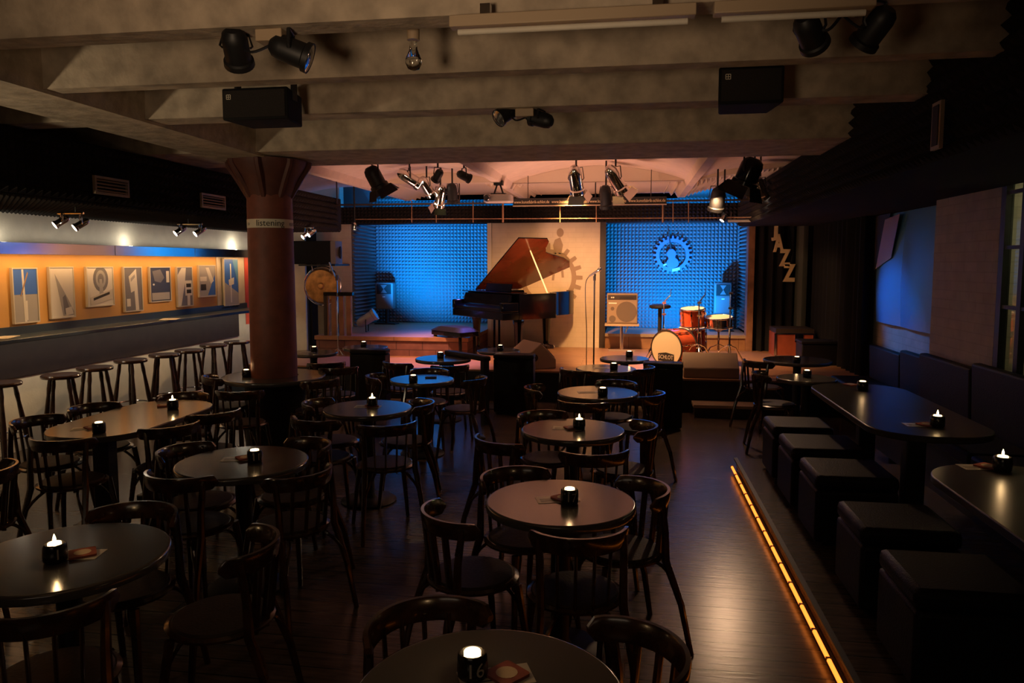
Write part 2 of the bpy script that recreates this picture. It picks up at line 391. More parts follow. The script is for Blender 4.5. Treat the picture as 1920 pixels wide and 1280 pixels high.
# ducts clad in dark foam along both side walls
d = thing('foam_clad_duct', 'dark foam-clad air duct along the wall above the framed pictures', 'duct')
MB().box((XL+.005, -3, 2.37), (-4.46, 11.2, 2.85)).build('casing', 'foam_dark', d)
MB().foam((-4.455, -1, 2.37), (0, .08, 0), (0, 0, .08), 150, 6, (.045, 0, 0)).foam((-4.46, 3.0, 2.365), (0, .05, 0), (-.05, 0, 0), 164, 30, (0, 0, -.03)).build('foam_cladding', 'foam_dark', d, smooth=False, norm=False)
d = thing('foam_clad_duct', 'black foam-clad duct above the window and blue posters', 'duct')
MB().box((1.75, -3, 2.45), (2.855, 7.42, 3.24)).box((1.75, 7.42, 2.45), (XR-.005, 12.6, 2.975)).build('casing', 'foam_dark', d)
MB().foam((1.745, -1, 2.45), (0, .08, 0), (0, 0, .08), 105, 9, (-.045, 0, 0)).foam((1.745, 7.4, 2.45), (0, .08, 0), (0, 0, .08), 65, 6, (-.045, 0, 0)).build('foam_cladding', 'foam_dark', d, smooth=False, norm=False)
for k, (ya, yb, lab) in enumerate([(5.65, 6.08, 'slatted metal air vent in the dark duct, nearer the camera'), (7.22, 7.68, 'slatted metal air vent in the dark duct, nearer the red column')]):
    v = thing('air_vent', lab, 'vent', (-4.4, (ya+yb)/2, 2.51), group='air vents in the left duct')
    h = (yb-ya)/2
    MB().box((-.005, -h, -.075), (.02, h, -.055)).box((-.005, -h, .055), (.02, h, .075)).box((-.005, -h, -.055), (.02, -h+.02, .055)).box((-.005, h-.02, -.055), (.02, h, .055)).build('frame', 'beige_metal', v)
    R = Matrix.Rotation(math.radians(35), 3, 'Y')
    for j in range(4):
        z = -.042+j*.028; MB().box((0, -h+.021, z-.003), (.02, h-.021, z+.003), rot=R).build('louvre_blade', 'beige_metal', v)
v = thing('air_vent', 'narrow upright vent frame on the black duct beside the window', 'vent', (1.69, 4.55, 2.62))
MB().box((-.02, -.06, -.13), (.0, .06, .13)).build('frame', 'beige_metal', v); MB().box((-.025, -.04, -.11), (-.021, .04, .11)).build('opening', 'ink', v)

# ------------------------------------------------------------------ column
CX, CY = -3.50, 6.95
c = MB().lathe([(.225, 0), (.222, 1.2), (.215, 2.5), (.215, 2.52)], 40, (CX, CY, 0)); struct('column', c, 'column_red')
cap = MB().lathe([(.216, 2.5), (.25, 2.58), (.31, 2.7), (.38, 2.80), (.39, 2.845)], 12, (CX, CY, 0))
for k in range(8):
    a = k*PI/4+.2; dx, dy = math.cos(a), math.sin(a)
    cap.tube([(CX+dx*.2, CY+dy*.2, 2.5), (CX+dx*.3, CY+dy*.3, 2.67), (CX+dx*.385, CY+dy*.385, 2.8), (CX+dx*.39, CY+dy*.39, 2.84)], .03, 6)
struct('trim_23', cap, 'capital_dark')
b = thing('paper_band', 'pale paper band reading listening around the rust red column', 'sign', (CX, CY, 2.24))
MB().lathe([(.2185, -.042), (.2185, .042)], 40, cap=False).build('band', 'paper', b)
a0 = math.atan2(-CY, -CX)
wrap = lambda x, y, z: (.2195*math.cos(a0+x/.22), .2195*math.sin(a0+x/.22), y)
text('listening', .085, 'ink', b, wrap, depth=.0004)
text('ca', .05, 'ink', b, lambda x, y, z: wrap(x-.25, y, z), depth=.0004)
text('ears', .06, 'ink', b, lambda x, y, z: wrap(x+.255, y, z), depth=.0004)

# ------------------------------------------------------------------ left wall: panel, canopy, counter, pictures
p = thing('display_panel', 'long orange board panel behind the framed pictures', 'panel', (XL, 7.5, 1.59))
MB().box((.001, -4.5, -.35), (.02, 2.6, .36)).build('board', 'orange_board', p)
MB().box((.001, 2.6, -.35), (.035, 2.64, .36)).build('end_strip', 'frame_pale', p)
p = thing('wall_light_canopy', 'long brushed metal light canopy above the orange panel', 'light', (XL, 7.5, 2.0))
for k in range(5):
    y = -4.5+k*1.6
    MB().box((.13, y+.004, -.055), (.135, y+1.596, .06)).box((.0, y+.004, .055), (.13, y+1.596, .06)).build('cover_plate', 'brushed', p, bevel=.002)
p = thing('wall_counter', 'long dark blue drinks counter along the wall behind the stools', 'counter', (XL, 7.5, 1.14))
MB().box((.002, -4.6, -.02), (.37, 3.45, .02)).build('shelf', 'counter_blue', p, bevel=.006)
MB().box((.002, -4.6, .02), (.03, 3.45, .1)).build('upstand', 'counter_blue', p)
MB().box((.002, -4.6, -.4), (.02, 3.2, -.02)).build('lower_panel', 'brown_panel', p)
text('www.kunstfabrik-schlot.de', .045, 'paper', p, lambda x, y, z: (.0315, x+2.95, y+.062), depth=.0004)
def picture(px0, py0, px1, py1, label, base, motifs, cat='picture', depth=.03):
    A, B = atx(px0, (py0), XL+.04), atx(px1, py1, XL+.04)
    h = (A.z-B.z)/2; w_ = (B.y-A.y)/2
    t = thing('framed_picture', label, cat, (XL+.021, (A.y+B.y)/2, (A.z+B.z)/2), group='framed photographs along the orange panel')
    MB().box((0, -w_, -h), (depth, w_, -h+.012)).box((0, -w_, h-.012), (depth, w_, h)).box((0, -w_, -h+.012), (depth, -w_+.012, h-.012)).box((0, w_-.012, -h+.012), (depth, w_, h-.012)).build('frame', 'frame_pale', t)
    MB().box((0, -w_+.012, -h+.012), (depth-.006, w_-.012, h-.012)).build('print', base, t)
    for i, (nm, m, poly) in enumerate(motifs):
        e = depth-.0055+.0004*i
        MB().prism(poly, e, e+.0006, lambda a, b, c: (c, (a-.5)*2*(w_-.014), (.5-b)*2*(h-.014))).build(nm, m, t, smooth=False)
    return t
circ = lambda cx, cy, rx, ry, n=20: [(cx+rx*math.cos(2*PI*k/n), cy+ry*math.sin(2*PI*k/n)) for k in range(n)]
rc = lambda a, b, c, d: [(a, b), (c, b), (c, d), (a, d)]
picture(20, 502, 74, 603, 'framed photo of a microphone stand on blue and grey', 'photo_mid', [('sky', 'photo_blue', rc(0, 0, 1, .48)), ('stand', 'photo_white', [(.36, 0), (.44, 0), (.5, 1), (.4, 1)]), ('boom', 'photo_brown', [(.6, .05), (.64, .08), (.3, .52), (.26, .5)]), ('box', 'photo_white', rc(.45, .6, .55, .97))])
picture(90, 500, 141, 594, 'framed photo of a dark triangle with guitar headstock on pale ground', 'photo_white', [('triangle', 'photo_mid', [(.2, .12), (.75, .65), (.98, .9), (.98, .98), (.5, .98)]), ('edge', 'photo_grey', [(.5, .6), (.62, .55), (.85, .95), (.55, .95)]), ('card', 'photo_white', [(.6, .83), (.88, .8), (.95, .95), (.62, .98)])])
picture(160, 500, 214, 572, 'framed photo of a round sign above a tilted street board', 'photo_white', [('ring', 'photo_grey', circ(.52, .3, .3, .34)), ('ring_inner', 'photo_mid', circ(.52, .3, .2, .24)), ('disc', 'photo_grey', circ(.52, .3, .12, .15)), ('post', 'photo_mid', [(.46, .3), (.56, .3), (.62, .8), (.44, .8)]), ('board', 'frame_pale', [(.08, .78), (.98, .58), (.98, .85), (.08, .99)]), ('writing', 'ink', [(.2, .8), (.85, .65), (.85, .72), (.2, .87)])])
picture(230, 500, 268, 582, 'framed dark photo of a white sign on a leaning post', 'photo_grey', [('post', 'photo_white', [(.55, .5), (.75, .5), (.8, 1), (.6, 1)]), ('sign', 'photo_white', [(.25, .2), (.7, .02), (.75, .5), (.35, .58)]), ('writing', 'photo_mid', [(.35, .25), (.6, .15), (.62, .22), (.36, .33)]), ('note', 'photo_white', rc(.08, .72, .3, .9))])
picture(279, 500, 321, 564, 'framed night photo of trees and one bright signboard', 'photo_dark', [('ground', 'photo_mid', rc(.05, .75, .95, .97)), ('signboard', 'photo_white', rc(.8, .1, .95, .45)), ('foliage', 'photo_grey', [(.1, .1), (.5, .05), (.7, .3), (.5, .45), (.2, .4)]), ('lamp', 'photo_white', circ(.15, .5, .05, .03, 8))])
picture(330, 500, 362, 573, 'framed narrow photo of two street signs on a post', 'photo_grey', [('sky', 'photo_white', [(.3, 0), (.6, 0), (.5, .4), (.2, 1), (0, 1), (0, .2)]), ('sign', 'photo_white', rc(.5, .34, .98, .74)), ('writing', 'ink', rc(.58, .42, .92, .52)), ('writing', 'ink', rc(.6, .58, .92, .68)), ('post', 'photo_white', rc(.62, .74, .82, 1))])
picture(371, 497, 405, 555, 'framed photo of a street sign with a slanting blue wedge', 'photo_mid', [('wedge', 'photo_blue', [(.98, .3), (.98, .98), (.5, .98)]), ('stripe', 'photo_white', [(.4, .05), (.6, .05), (.9, .5), (.7, .6)]), ('sign', 'photo_white', rc(.05, .35, .45, .5)), ('writing', 'ink', rc(.08, .6, .4, .8))])
picture(418, 484, 448, 571, 'tall framed blue photo at the end by the red column', 'photo_blue', [('cloud', 'photo_mid', [(0, .5), (1, .75), (1, 1), (0, 1)]), ('stand', 'photo_white', rc(.42, .1, .5, .95)), ('card', 'photo_white', [(.3, .45), (.7, .4), (.68, .55), (.32, .58)]), ('ray', 'poster_blue', [(.6, .0), (1, 0), (1, .6)])])
q = atx(462, 575, XL+.03)
t = thing('red_poster', 'red poster on the wall mostly hidden behind the red column', 'poster', (XL+.004, q.y+.35, 1.45))
MB().box((0, -.33, -.55), (.004, .33, .5)).build('sheet', 'poster_red', t); MB().lathe([(.16, 0), (.16, .002)], 24, (.004, 0, .1), axis=(1, 0, 0)).build('emblem', 'paper', t)
for (px, py, lab) in ((4, 632, 'sheet of paper lying on the counter at its near end'), (318, 598, 'folded paper lying on the counter below the street sign photos')):
    q = atz(px, py, 1.162); t = thing('paper_sheet', lab, 'paper', (q.x, q.y, 1.1605), .4)
    MB().box((-.1, -.15, 0), (.1, .15, .002)).build('sheet', 'paper', t)

# ------------------------------------------------------------------ bar stools
def make_stool():
    t = thing('bar_stool', 'x', 'stool', group='wooden bar stools along the wall counter')
    MB().lathe([(.155, .745), (.172, .752), (.175, .77), (.168, .782), (.0, .784)], 28, cap=False).lathe([(.0, .745), (.155, .745)], 28, cap=False).build('seat', 'chair_wood', t)
    for k in range(4):
        a = PI/4+k*PI/2; x, y = math.cos(a), math.sin(a)
        pts = [(x*(.11+.11*u), y*(.11+.11*u), .75-.75*u) for u in (0, .12, .2, .5, .8, 1)]
        MB().tube(pts, [.016, .021, .017, .025, .02, .016], 10).build('leg', 'chair_wood', t)
    MB().tube([(.185*math.cos(2*PI*k/24), .185*math.sin(2*PI*k/24), .28) for k in range(25)], .009, 6).build('foot_ring', 'brushed', t)
    return t
st0 = make_stool()
nth = ['at the cut-off left end of the row', 'second in the row from the photo\'s left edge', 'third in the row from the photo\'s left edge', 'fourth in the row, below the leaning post photo', 'fifth in the row, middle of the counter', 'sixth in the row, below the slanting blue photo', 'seventh in the row, two before the column', 'eighth in the row, just left of the column']
for i, (px, py) in enumerate([(0, 716), (114, 701), (178, 687), (245, 673), (308, 663), (355, 655), (400, 645), (444, 639)]):
    o = st0 if i == 0 else copy_tree(st0)
    q = atz(px, py, .784); o.location = (q.x, q.y, 0); o.rotation_euler.z = i*.5
    o['label'] = 'dark round bar stool ' + nth[i]

# ------------------------------------------------------------------ bentwood chair
RAD = {}
def make_chair():
    t = thing('bentwood_chair', 'x', 'chair', group='dark bentwood chairs')
    def arcp(ang, r, z, lean=0): a = math.radians(ang); return Vector((r*math.sin(a), -r*math.cos(a)*1.0-.0-lean, z))
    secs = []; A_ = 78
    for k in range(25):
        ang = -A_+2*A_*k/24; u = abs(ang)/A_
        e = 1 if u < .86 else math.sqrt(max(.0, 1-((u-.86)/.14)**2))*.75+.25
        zc = .742-.006*u*u; h = .039*e; sec = []
        for g in range(10):
            q = 2*PI*g/10; sg = 1 if math.cos(q) >= 0 else -1
            dr = .0115*sg*abs(math.cos(q))**.45; dz = h*(1 if math.sin(q) >= 0 else -1)*abs(math.sin(q))**.6
            sec.append(arcp(ang, .207+dr+.14*(zc+dz-.742), zc+dz, .012))
        secs.append(sec)
    MB().strip(secs).build('backrest', 'chair_wood', t)
    for ang in (-33, -11, 11, 33):
        a = math.radians(ang); x = .19*math.sin(a)
        MB().tube([(x, -.18*math.cos(a), .44), (x*1.03, -.196*math.cos(a), .58), (x*1.06, -.214*math.cos(a), .73)], .0165, 6, flat=.4).build('slat', 'chair_wood', t)
    MB().lathe([(.0, .448), (.19, .448), (.205, .455), (.207, .466), (.19, .474)], 32, cap=False).lathe([(.175, .474), (.19, .474)], 32, cap=False).build('seat_ring', 'chair_wood', t)
    MB().lathe([(.186, .472), (.176, .482), (.12, .486), (.0, .484)], 32, cap=False).build('seat', 'seat_pad', t)
    for sx in (-1, 1):
        MB().tube([(sx*.215, -.27, 0), (sx*.195, -.222, .25), (sx*.172, -.15, .46), (sx*.172, -.145, .6), (sx*.175, -.125, .752)], [.014, .017, .02, .0175, .015], 8).build('leg', 'chair_wood', t)
        MB().tube([(sx*.2, .2, 0), (sx*.175, .172, .25), (sx*.152, .145, .452)], [.013, .017, .02], 8).build('leg', 'chair_wood', t)
    for sx in (-1, 1):
        for sy, xb, yb in ((1, .176, .172), (-1, .196, -.22)):
            pts = []
            for k in range(7):
                u = k/6; a = PI/2*u
                pts.append((sx*(xb*(1-.5*math.sin(a)**2)+.0), yb*(1-.55*(1-math.cos(a))), .24+.2*math.sin(a)))
            MB().tube(pts, .009, 6).build('brace', 'chair_wood', t)
    return t
ch0 = make_chair(); used = [False]
def chair(px, py, target, label, twist=0, z=.78, base=0):
    q = atz(px, py, z+base); d = Vector((target[0]-q.x, target[1]-q.y, 0)).normalized()
    a = math.atan2(d.y, d.x)+math.radians(twist); d = Vector((math.cos(a), math.sin(a), 0))
    o = ch0 if not used[0] else copy_tree(ch0); used[0] = True
    r_ = RAD.get(target)
    if r_ and not twist:                      # the backrest stays clear of the table edge
        gap = r_+.17-math.hypot(target[0]-q.x, target[1]-q.y)
        if gap > 0: q = q-d*gap
    o.location = (q.x+d.x*.225, q.y+d.y*.225, base); o.rotation_euler = (0, 0, a-PI/2); o['label'] = label
    return o

# ------------------------------------------------------------------ tables
def make_table(name, label, loc, r, group='round dark cafe tables'):
    t = thing(name, label, 'table', loc, 0, group)
    MB().lathe([(.0, .7), (r-.01, .7), (r-.002, .704), (r, .712), (r, .73), (r-.003, .7365), (r-.007, .739), (r-.012, .74), (r-.014, .74), (r-.02, .74), (0, .74)], 64, cap=False).build('tabletop', 'table_top', t)
    MB().lathe([(.1, .699), (.1, .685), (.05, .67), (.045, .64), (.045, .06), (.06, .035)], 20).build('pedestal', 'black_metal', t)
    MB().lathe([(0, 0), (.21, 0), (.215, .01), (.2, .022), (.07, .036), (0, .036)], 32, cap=False).build('base', 'black_metal', t)
    return t
T = {}
def tb(k, px, py, r, label): q = atz(px, py, .74); T[k] = (q.x, q.y); RAD[T[k]] = r; make_table('round_table', label, (q.x, q.y, 0), r)
tb('F', 918, 1302, .36, 'round dark table nearest the camera, cut by the bottom of the photo')
tb('FL', 125, 1040, .37, 'round grey-topped table in the lower left corner beside a burning candle flame')
tb('17', 1051, 938, .355, 'round dark table carrying the candle holder numbered 17')
tb('806', 1074, 804, .35, 'round dark table directly behind the table numbered 17')
tb('735', 1120, 735, .35, 'round table two behind number 17 with a half blue sheen')
tb('690', 1136, 690, .32, 'round table three behind number 17 beside the tall black box')
tb('671', 1171, 671, .29, 'small round table closest to the bass drum behind a black box')
tb('11', 455, 864, .365, 'round grey-topped table carrying the candle holder numbered 11')
tb('689', 689, 764, .345, 'round table half grey and half blue with a glowing candle holder')
tb('791', 791, 710, .315, 'blue-gleaming round table with a flat black ashtray, nearer the camera')
tb('831', 831, 671, .33, 'blue-gleaming round table closest to the piano bench')
tb('935', 935, 656, .28, 'round table beside the sloped monitor and below the piano')
tb('688', 685, 650, .3, 'round blue table below the brick riser of the raised bay')
tb('590', 588, 660, .3, 'round table just beyond the red column beside the white pilaster')
# table around the column
t = thing('column_table', 'round table built around the rust red column', 'table', (CX, CY, 0)); T['C'] = (CX, CY); RAD[T['C']] = .5
MB().lathe([(.232, .7), (.5, .7), (.506, .71), (.506, .732), (.502, .738), (.496, .74), (.494, .74), (.486, .74), (.232, .74), (.232, .7)], 64, cap=False).build('tabletop', 'table_top', t)
MB().lathe([(.232, .0), (.29, .0), (.29, .68), (.27, .699), (.232, .699)], 32, cap=False).build('skirt', 'black_leather', t)
# long tables: stadium outline
def stadium(hx, hy, n=14, r=None):
    r = r or hx; pts = []
    for cx, cy, a0_ in ((hx-r, hy-r, 0), (-hx+r, hy-r, PI/2), (-hx+r, -hy+r, PI), (hx-r, -hy+r, 1.5*PI)):
        pts += [(cx+r*math.cos(a0_+PI/2*k/n), cy+r*math.sin(a0_+PI/2*k/n)) for k in range(n+1)]
    return pts
def long_table(label, loc, hx, hy, m, r=None, zt=.74):
    t = thing('long_table', label, 'table', loc)
    MB().prism(stadium(hx, hy, r=r), zt-.04, zt).build('tabletop', m, t, bevel=.006)
    for sy in (-1, 1):
        y = sy*hy*.5
        MB().box((-.06, y-.05, .05), (.06, y+.05, zt-.04)).build('pedestal', 'black_metal', t, bevel=.008)
        MB().box((-.24, y-.05, 0), (.24, y+.05, .05)).build('foot', 'black_metal', t, bevel=.01)
    return t
long_table('long grey-brown table with rounded ends beside the bar stools', (-3.56, 4.9, 0), .35, .68, 'table_top', r=.33)
long_table('long dark platform table with two candles and a bright straight edge', (1.82, 5.55, .12), .36, .98, 'platform_top', r=.3)
long_table('dark platform table nearest the camera at the photo\'s right edge', (1.79, 2.92, .12), .37, 1.05, 'platform_top', r=.3)
q = atz(1495, 674, .74); T['RA'] = (q.x, q.y); RAD[T['RA']] = .38; make_table('round_table', 'round dark table beyond the platform in front of the flight case', (q.x, q.y, 0), .38)
q = atz(1512, 708, .74); T['RB'] = (q.x, q.y); RAD[T['RB']] = .28; make_table('round_table', 'small round table at the far end of the long platform table', (q.x, q.y, 0), .28)

# ------------------------------------------------------------------ candles, coasters, leaflets
def make_candle():
    t = thing('candle_holder', 'x', 'candle', group='tealight candle holders')
    MB().lathe([(0, 0), (.036, 0), (.041, .006), (.043, .03), (.041, .062), (.037, .07), (.033, .07), (.031, .054), (0, .052)], 14, cap=False).build('cup', 'candle_glass', t)
    MB().lathe([(0, .053), (.0225, .053), (.0235, .055), (.0235, .071), (.022, .0735), (0, .073)], 20, cap=False).build('tealight', 'wax', t)
    return t
cd0 = make_candle(); cused = [False]
def candle(px, py, z, where, number=None, flame=False, power=.16):
    q = atz(px, py, z)
    o = copy_tree(cd0)
    o.location = (q.x, q.y, z+.0005); o['label'] = 'black tealight holder '+where
    a = math.atan2(-q.y, -q.x)
    if number:
        W = lambda x, y, zz: (.0437*math.cos(a+.2+x/.0437), .0437*math.sin(a+.2+x/.0437), .035+y)
        text(number, .056, 'white_paint', o, W, name='painted_number', depth=.0006)
    if flame:
        MB().lathe([(.0, .074), (.005, .08), (.006, .086), (.0035, .096), (.0, .106)], 10, cap=False).build('flame', 'flame', o)
    l = light('POINT', (q.x, q.y, z+.115), power, (1, .6, .27), size=.012); l.parent = o; l.location = (0, 0, .1145)
    return o
def papers(px, py, z, where, ang=0., flyer=True, coaster=True, s=1.):
    q = atz(px, py, z)
    if flyer:
        t = thing('leaflet', 'pale printed leaflet lying flat '+where, 'leaflet', (q.x, q.y, z+.0006), ang, 'leaflets on the tables')
        MB().box((-.1*s, -.05*s, 0), (.1*s, .05*s, .0015)).build('sheet', 'paper_shiny', t)
        for k in range(3): MB().box((-.085*s, -.035*s+k*.018, .0016), (.05*s, -.03*s+k*.018, .002)).build('printed_line', 'ink', t)
    if coaster:
        dx, dy = .03*math.cos(ang), .03*math.sin(ang)
        t = thing('beer_mat', 'dark red beer mat stack '+where, 'coaster', (q.x+dx, q.y+dy, z+.003), ang+.5, 'beer mats on the tables')
        MB().prism(stadium(.047, .047, 3, .01), 0, .008).build('mat', 'coaster_red', t)
        MB().lathe([(.0, .0082), (.03, .0082), (.03, .0088), (0, .0088)], 16, cap=False).build('printed_emblem', 'coaster_pale', t)
D = {'F': 'on the round table nearest the camera', 'FL': 'on the lower left corner table', '17': 'on the table numbered 17', '806': 'on the table directly behind number 17',
     '735': 'on the table two behind number 17', '690': 'on the table three behind number 17', '671': 'on the small table by the bass drum', '11': 'on the table numbered 11',
     '689': 'on the half grey, half blue table', '791': 'on the nearer blue-gleaming table', '831': 'on the blue table by the piano bench', '935': 'on the table beside the sloped monitor',
     '688': 'on the table below the brick riser', '590': 'on the table just beyond the column', 'C': 'on the table around the column', 'RA': 'on the table before the flight case', 'RB': 'on the small table at the platform end'}
for k, px, py, num, fl in [('F', 886, 1268, '16', 0), ('FL', 104, 1052, '1', 1), ('17', 1068, 943, '17', 0), ('806', 1086, 804, None, 1), ('735', 1130, 742, None, 0), ('690', 1151, 693, None, 0), ('671', 1180, 669, None, 0),
                       ('11', 478, 866, '11', 0), ('689', 698, 762, None, 1), ('791', 775, 717, None, 0), ('831', 826, 671, None, 0), ('935', 938, 657, None, 0), ('688', 682, 650, None, 0), ('590', 589, 660, None, 0), ('C', 462, 706, None, 0),
                       ('RA', 1494, 680, None, 0), ('RB', 1513, 707, None, 0)]:
    candle(px, py, .74, D[k], num, fl, .22 if fl else .14)
candle(186, 811, .74, 'at the near end of the long table by the stools'); candle(324, 766, .74, 'at the far end of the long table by the stools', None, True)
candle(1617, 731, .86, 'at the far end of the long platform table'); candle(1757, 800, .86, 'at the near end of the long platform table', None, True); candle(1879, 882, .86, 'on the platform table nearest the camera', None, True, .25)
for k, px, py, a, fl, co in [('F', 930, 1270, .4, 1, 1), ('FL', 140, 1040, .2, 1, 1), ('17', 1045, 936, .3, 1, 1), ('806', 1064, 803, .0, 1, 1), ('735', 1105, 735, .2, 1, 0), ('690', 1130, 690, .1, 1, 0), ('11', 450, 860, .3, 1, 1), ('689', 690, 762, .1, 1, 1), ('590', 578, 660, 0, 1, 0)]:
    papers(px, py, .74, D[k], a, fl, co)
papers(165, 803, .74, 'at the near end of the long stool-side table', .5); papers(300, 761, .74, 'at the far end of the long stool-side table', .1, False)
papers(1728, 797, .86, 'at the near end of the long platform table', .0); papers(1588, 722, .86, 'at the far end of the long platform table', 0, False); papers(1840, 876, .86, 'on the platform table nearest the camera', .1)
for o in list(cd0.children)+[cd0]: bpy.data.objects.remove(o)
q = atz(808, 708, .74); t = thing('ashtray', 'flat black ashtray on the nearer blue-gleaming table', 'ashtray', (q.x, q.y, .7405), .2)
MB().box((-.055, -.03, 0), (.055, .03, .012)).build('tray', 'black_metal', t, bevel=.004)

# ------------------------------------------------------------------ chairs at the tables
F_, FL_, A, B_, C_, D_, E11, G, H_, I_ = T['F'], T['FL'], T['17'], T['806'], T['735'], T['690'], T['11'], T['689'], T['791'], T['831']
L1, L2, L3 = (-3.56, 4.5), (-3.56, 4.9), (-3.56, 5.4)
for a in [
    (770, 1122, F_, 'bentwood chair behind the nearest table, blue light on its backrest', 0),
    (1262, 1188, F_, 'bentwood chair right of the nearest table in the bottom foreground', 0),
    (797, 963, A, 'bentwood chair on the left side of the table numbered 17', 0),
    (968, 888, A, 'bentwood chair behind the table numbered 17 on the left', 0),
    (1245, 905, A, 'bentwood chair on the right side of the table numbered 17', 0),
    (1100, 1010, A, 'bentwood chair with back to camera at the table numbered 17', 0),
    (905, 826, B_, 'bentwood chair on the left side of the table behind number 17', 0),
    (1020, 776, B_, 'bentwood chair mostly hidden beyond the table behind number 17', 0),
    (1232, 796, B_, 'bentwood chair on the right side of the table behind number 17', 0),
    (1125, 853, B_, 'bentwood chair with back to camera at the table behind number 17', 0),
    (984, 724, C_, 'bentwood chair on the left side two tables behind number 17', 0),
    (1085, 756, C_, 'bentwood chair with back to camera two tables behind number 17', 0),
    (1168, 712, C_, 'bentwood chair on the far side two tables behind number 17', 0),
    (1243, 739, C_, 'bentwood chair on the right side two tables behind number 17', 0),
    (1062, 693, D_, 'bentwood chair on the left side three tables behind number 17', 0),
    (1226, 689, D_, 'bentwood chair on the right beside the black box by the stage', 0),
    (729, 680, I_, 'bentwood chair against the purple stage front left of the blue table', 0),
    (846, 686, I_, 'bentwood chair with back to camera at the blue table by the piano bench', 0),
    (806, 692, H_, 'bentwood chair between the two blue-gleaming tables', 0),
    (910, 708, H_, 'bentwood chair right of the nearer blue-gleaming table', 0),
    (686, 703, H_, 'bentwood chair left of the nearer blue-gleaming table', 0),
    (565, 788, G, 'bentwood chair at the near left of the half blue table', 0),
    (735, 798, G, 'bentwood chair with back to camera at the half blue table', 0),
    (812, 752, G, 'bentwood chair right of the half blue table with blue-edged back', 0),
    (603, 752, G, 'bentwood chair behind the half blue table, close to the column table', 0),
    (438, 735, T['C'], 'bentwood chair with back to camera at the column table', 0),
    (618, 712, T['C'], 'bentwood chair right of the column table', 0),
    (640, 690, T['590'], 'bentwood chair standing between the column table and the black box', 0),
    (383, 705, T['C'], 'bentwood chair left of the column table beside the stools', 0),
    (615, 681, T['590'], 'bentwood chair with back to camera just beyond the column', 0),
    (300, 897, E11, 'bentwood chair with back to camera left of the table numbered 11', 10),
    (315, 836, E11, 'bentwood chair behind the left side of the table numbered 11', 0),
    (592, 888, E11, 'bentwood chair with back to camera right of the table numbered 11', 0),
    (602, 823, E11, 'bentwood chair behind the right side of the table numbered 11', 0),
    (240, 962, FL_, 'bentwood chair behind the lower left corner table', 0),
    (520, 1008, FL_, 'bentwood chair right of the lower left corner table, seat facing it', 0),
    (70, 1155, FL_, 'bentwood chair cut by the bottom left corner, back to camera', 0),
    (24, 873, L1, 'bentwood chair cut by the photo\'s left edge with open slats', 90),
    (90, 827, L1, 'bentwood chair with back to camera at the long stool-side table\'s near end', 0),
    (42, 782, L1, 'bentwood chair against the wall side of the long table\'s near end', 0),
    (155, 757, L2, 'bentwood chair on the wall side in the middle of the long table', 0),
    (352, 734, L3, 'bentwood chair behind the far end of the long stool-side table', 0),
    (335, 799, L2, 'bentwood chair on the open side in the middle of the long table', 0),
    (418, 774, L3, 'bentwood chair on the open side at the long table\'s far end', 0),
    (1405, 676, T['RA'], 'bentwood chair left of the table before the flight case, further back', 0),
    (1410, 697, T['RB'], 'bentwood chair beside the platform end, closer to the camera', 0),
]: chair(*a)

# ------------------------------------------------------------------ cube stools, benches and boxes
for i, (y, sz) in enumerate([(6.3, .46), (5.62, .5), (4.92, .48), (4.0, .46), (3.3, .46)]):
    lab = ['farthest black leather cube seat beside the long platform table', 'second black leather cube seat from the platform\'s far end, brightest edge', 'third black leather cube seat from the platform\'s far end', 'fourth black leather cube seat from the platform\'s far end', 'black leather cube seat nearest the camera on the platform'][i]
    t = thing('cube_seat', lab, 'seat', (1.14+sz/2, y, .12), 0, 'black leather cube seats on the platform')
    h = sz/2
    MB().box((-h, -h, .03), (h, h, .36)).build('body', 'black_leather', t, bevel=.02)
    MB().box((-h-.003, -h-.003, .361), (h+.003, h+.003, .45)).build('cushion', 'black_leather', t, bevel=.03)
    for sx in (-1, 1):
        for sy in (-1, 1): MB().cyl((sx*(h-.05), sy*(h-.05), 0), (sx*(h-.05), sy*(h-.05), .03), .02).build('foot', 'black_metal', t)
for i, (x0, y0, y1, zt, lab) in enumerate([(3.08, 7.75, 9.9, .9, 'dark padded wall bench below the blue posters'), (2.84, 3.2, 7.6, 1.06, 'dark padded wall bench below the window pier')]):
    zb = 0 if i == 0 else .12
    t = thing('wall_bench', lab, 'bench', (x0, (y0+y1)/2, zb))
    h = (y1-y0)/2
    MB().box((-.52, -h, .0), (-.12, h, .34)).build('base', 'black_metal', t)
    n = max(2, round((y1-y0)/1.1))
    for k in range(n):
        a = -h+k*2*h/n; b = a+2*h/n-.02
        MB().box((-.55, a, .345), (-.1, b, .45)).build('seat_cushion', 'black_leather', t, bevel=.025)
        MB().box((-.1, a, .35), (-.015, b, zt-zb-.05*(k % 2)), rot=Matrix.Rotation(-.04, 3, 'Y')).build('back_cushion', 'black_leather', t, bevel=.02)
for (px0, px1, py, y, lab) in [(655, 722, 655, 8.95, 'tall black upholstered block below the brick riser'), (925, 1000, 664, 8.95, 'tall black upholstered block left of the sloped monitor'), (1207, 1281, 680, 8.36, 'tall black upholstered block beside the stage step')]:
    a, b = aty(px0, py, y), aty(px1, py, y); w_ = (b.x-a.x)/2; zt = a.z
    t = thing('upholstered_block', lab, 'bench', ((a.x+b.x)/2, y+.1, 0), 0, 'black upholstered blocks along the stage front')
    MB().box((-w_, -.1, .03), (w_, .1, zt-.06)).build('body', 'black_leather', t, bevel=.012)
    MB().box((-w_-.004, -.104, zt-.059), (w_+.004, .104, zt)).build('top_pad', 'black_leather', t, bevel=.02)
    MB().box((-w_+.03, -.08, 0), (w_-.03, .08, .03)).build('plinth', 'black_metal', t)
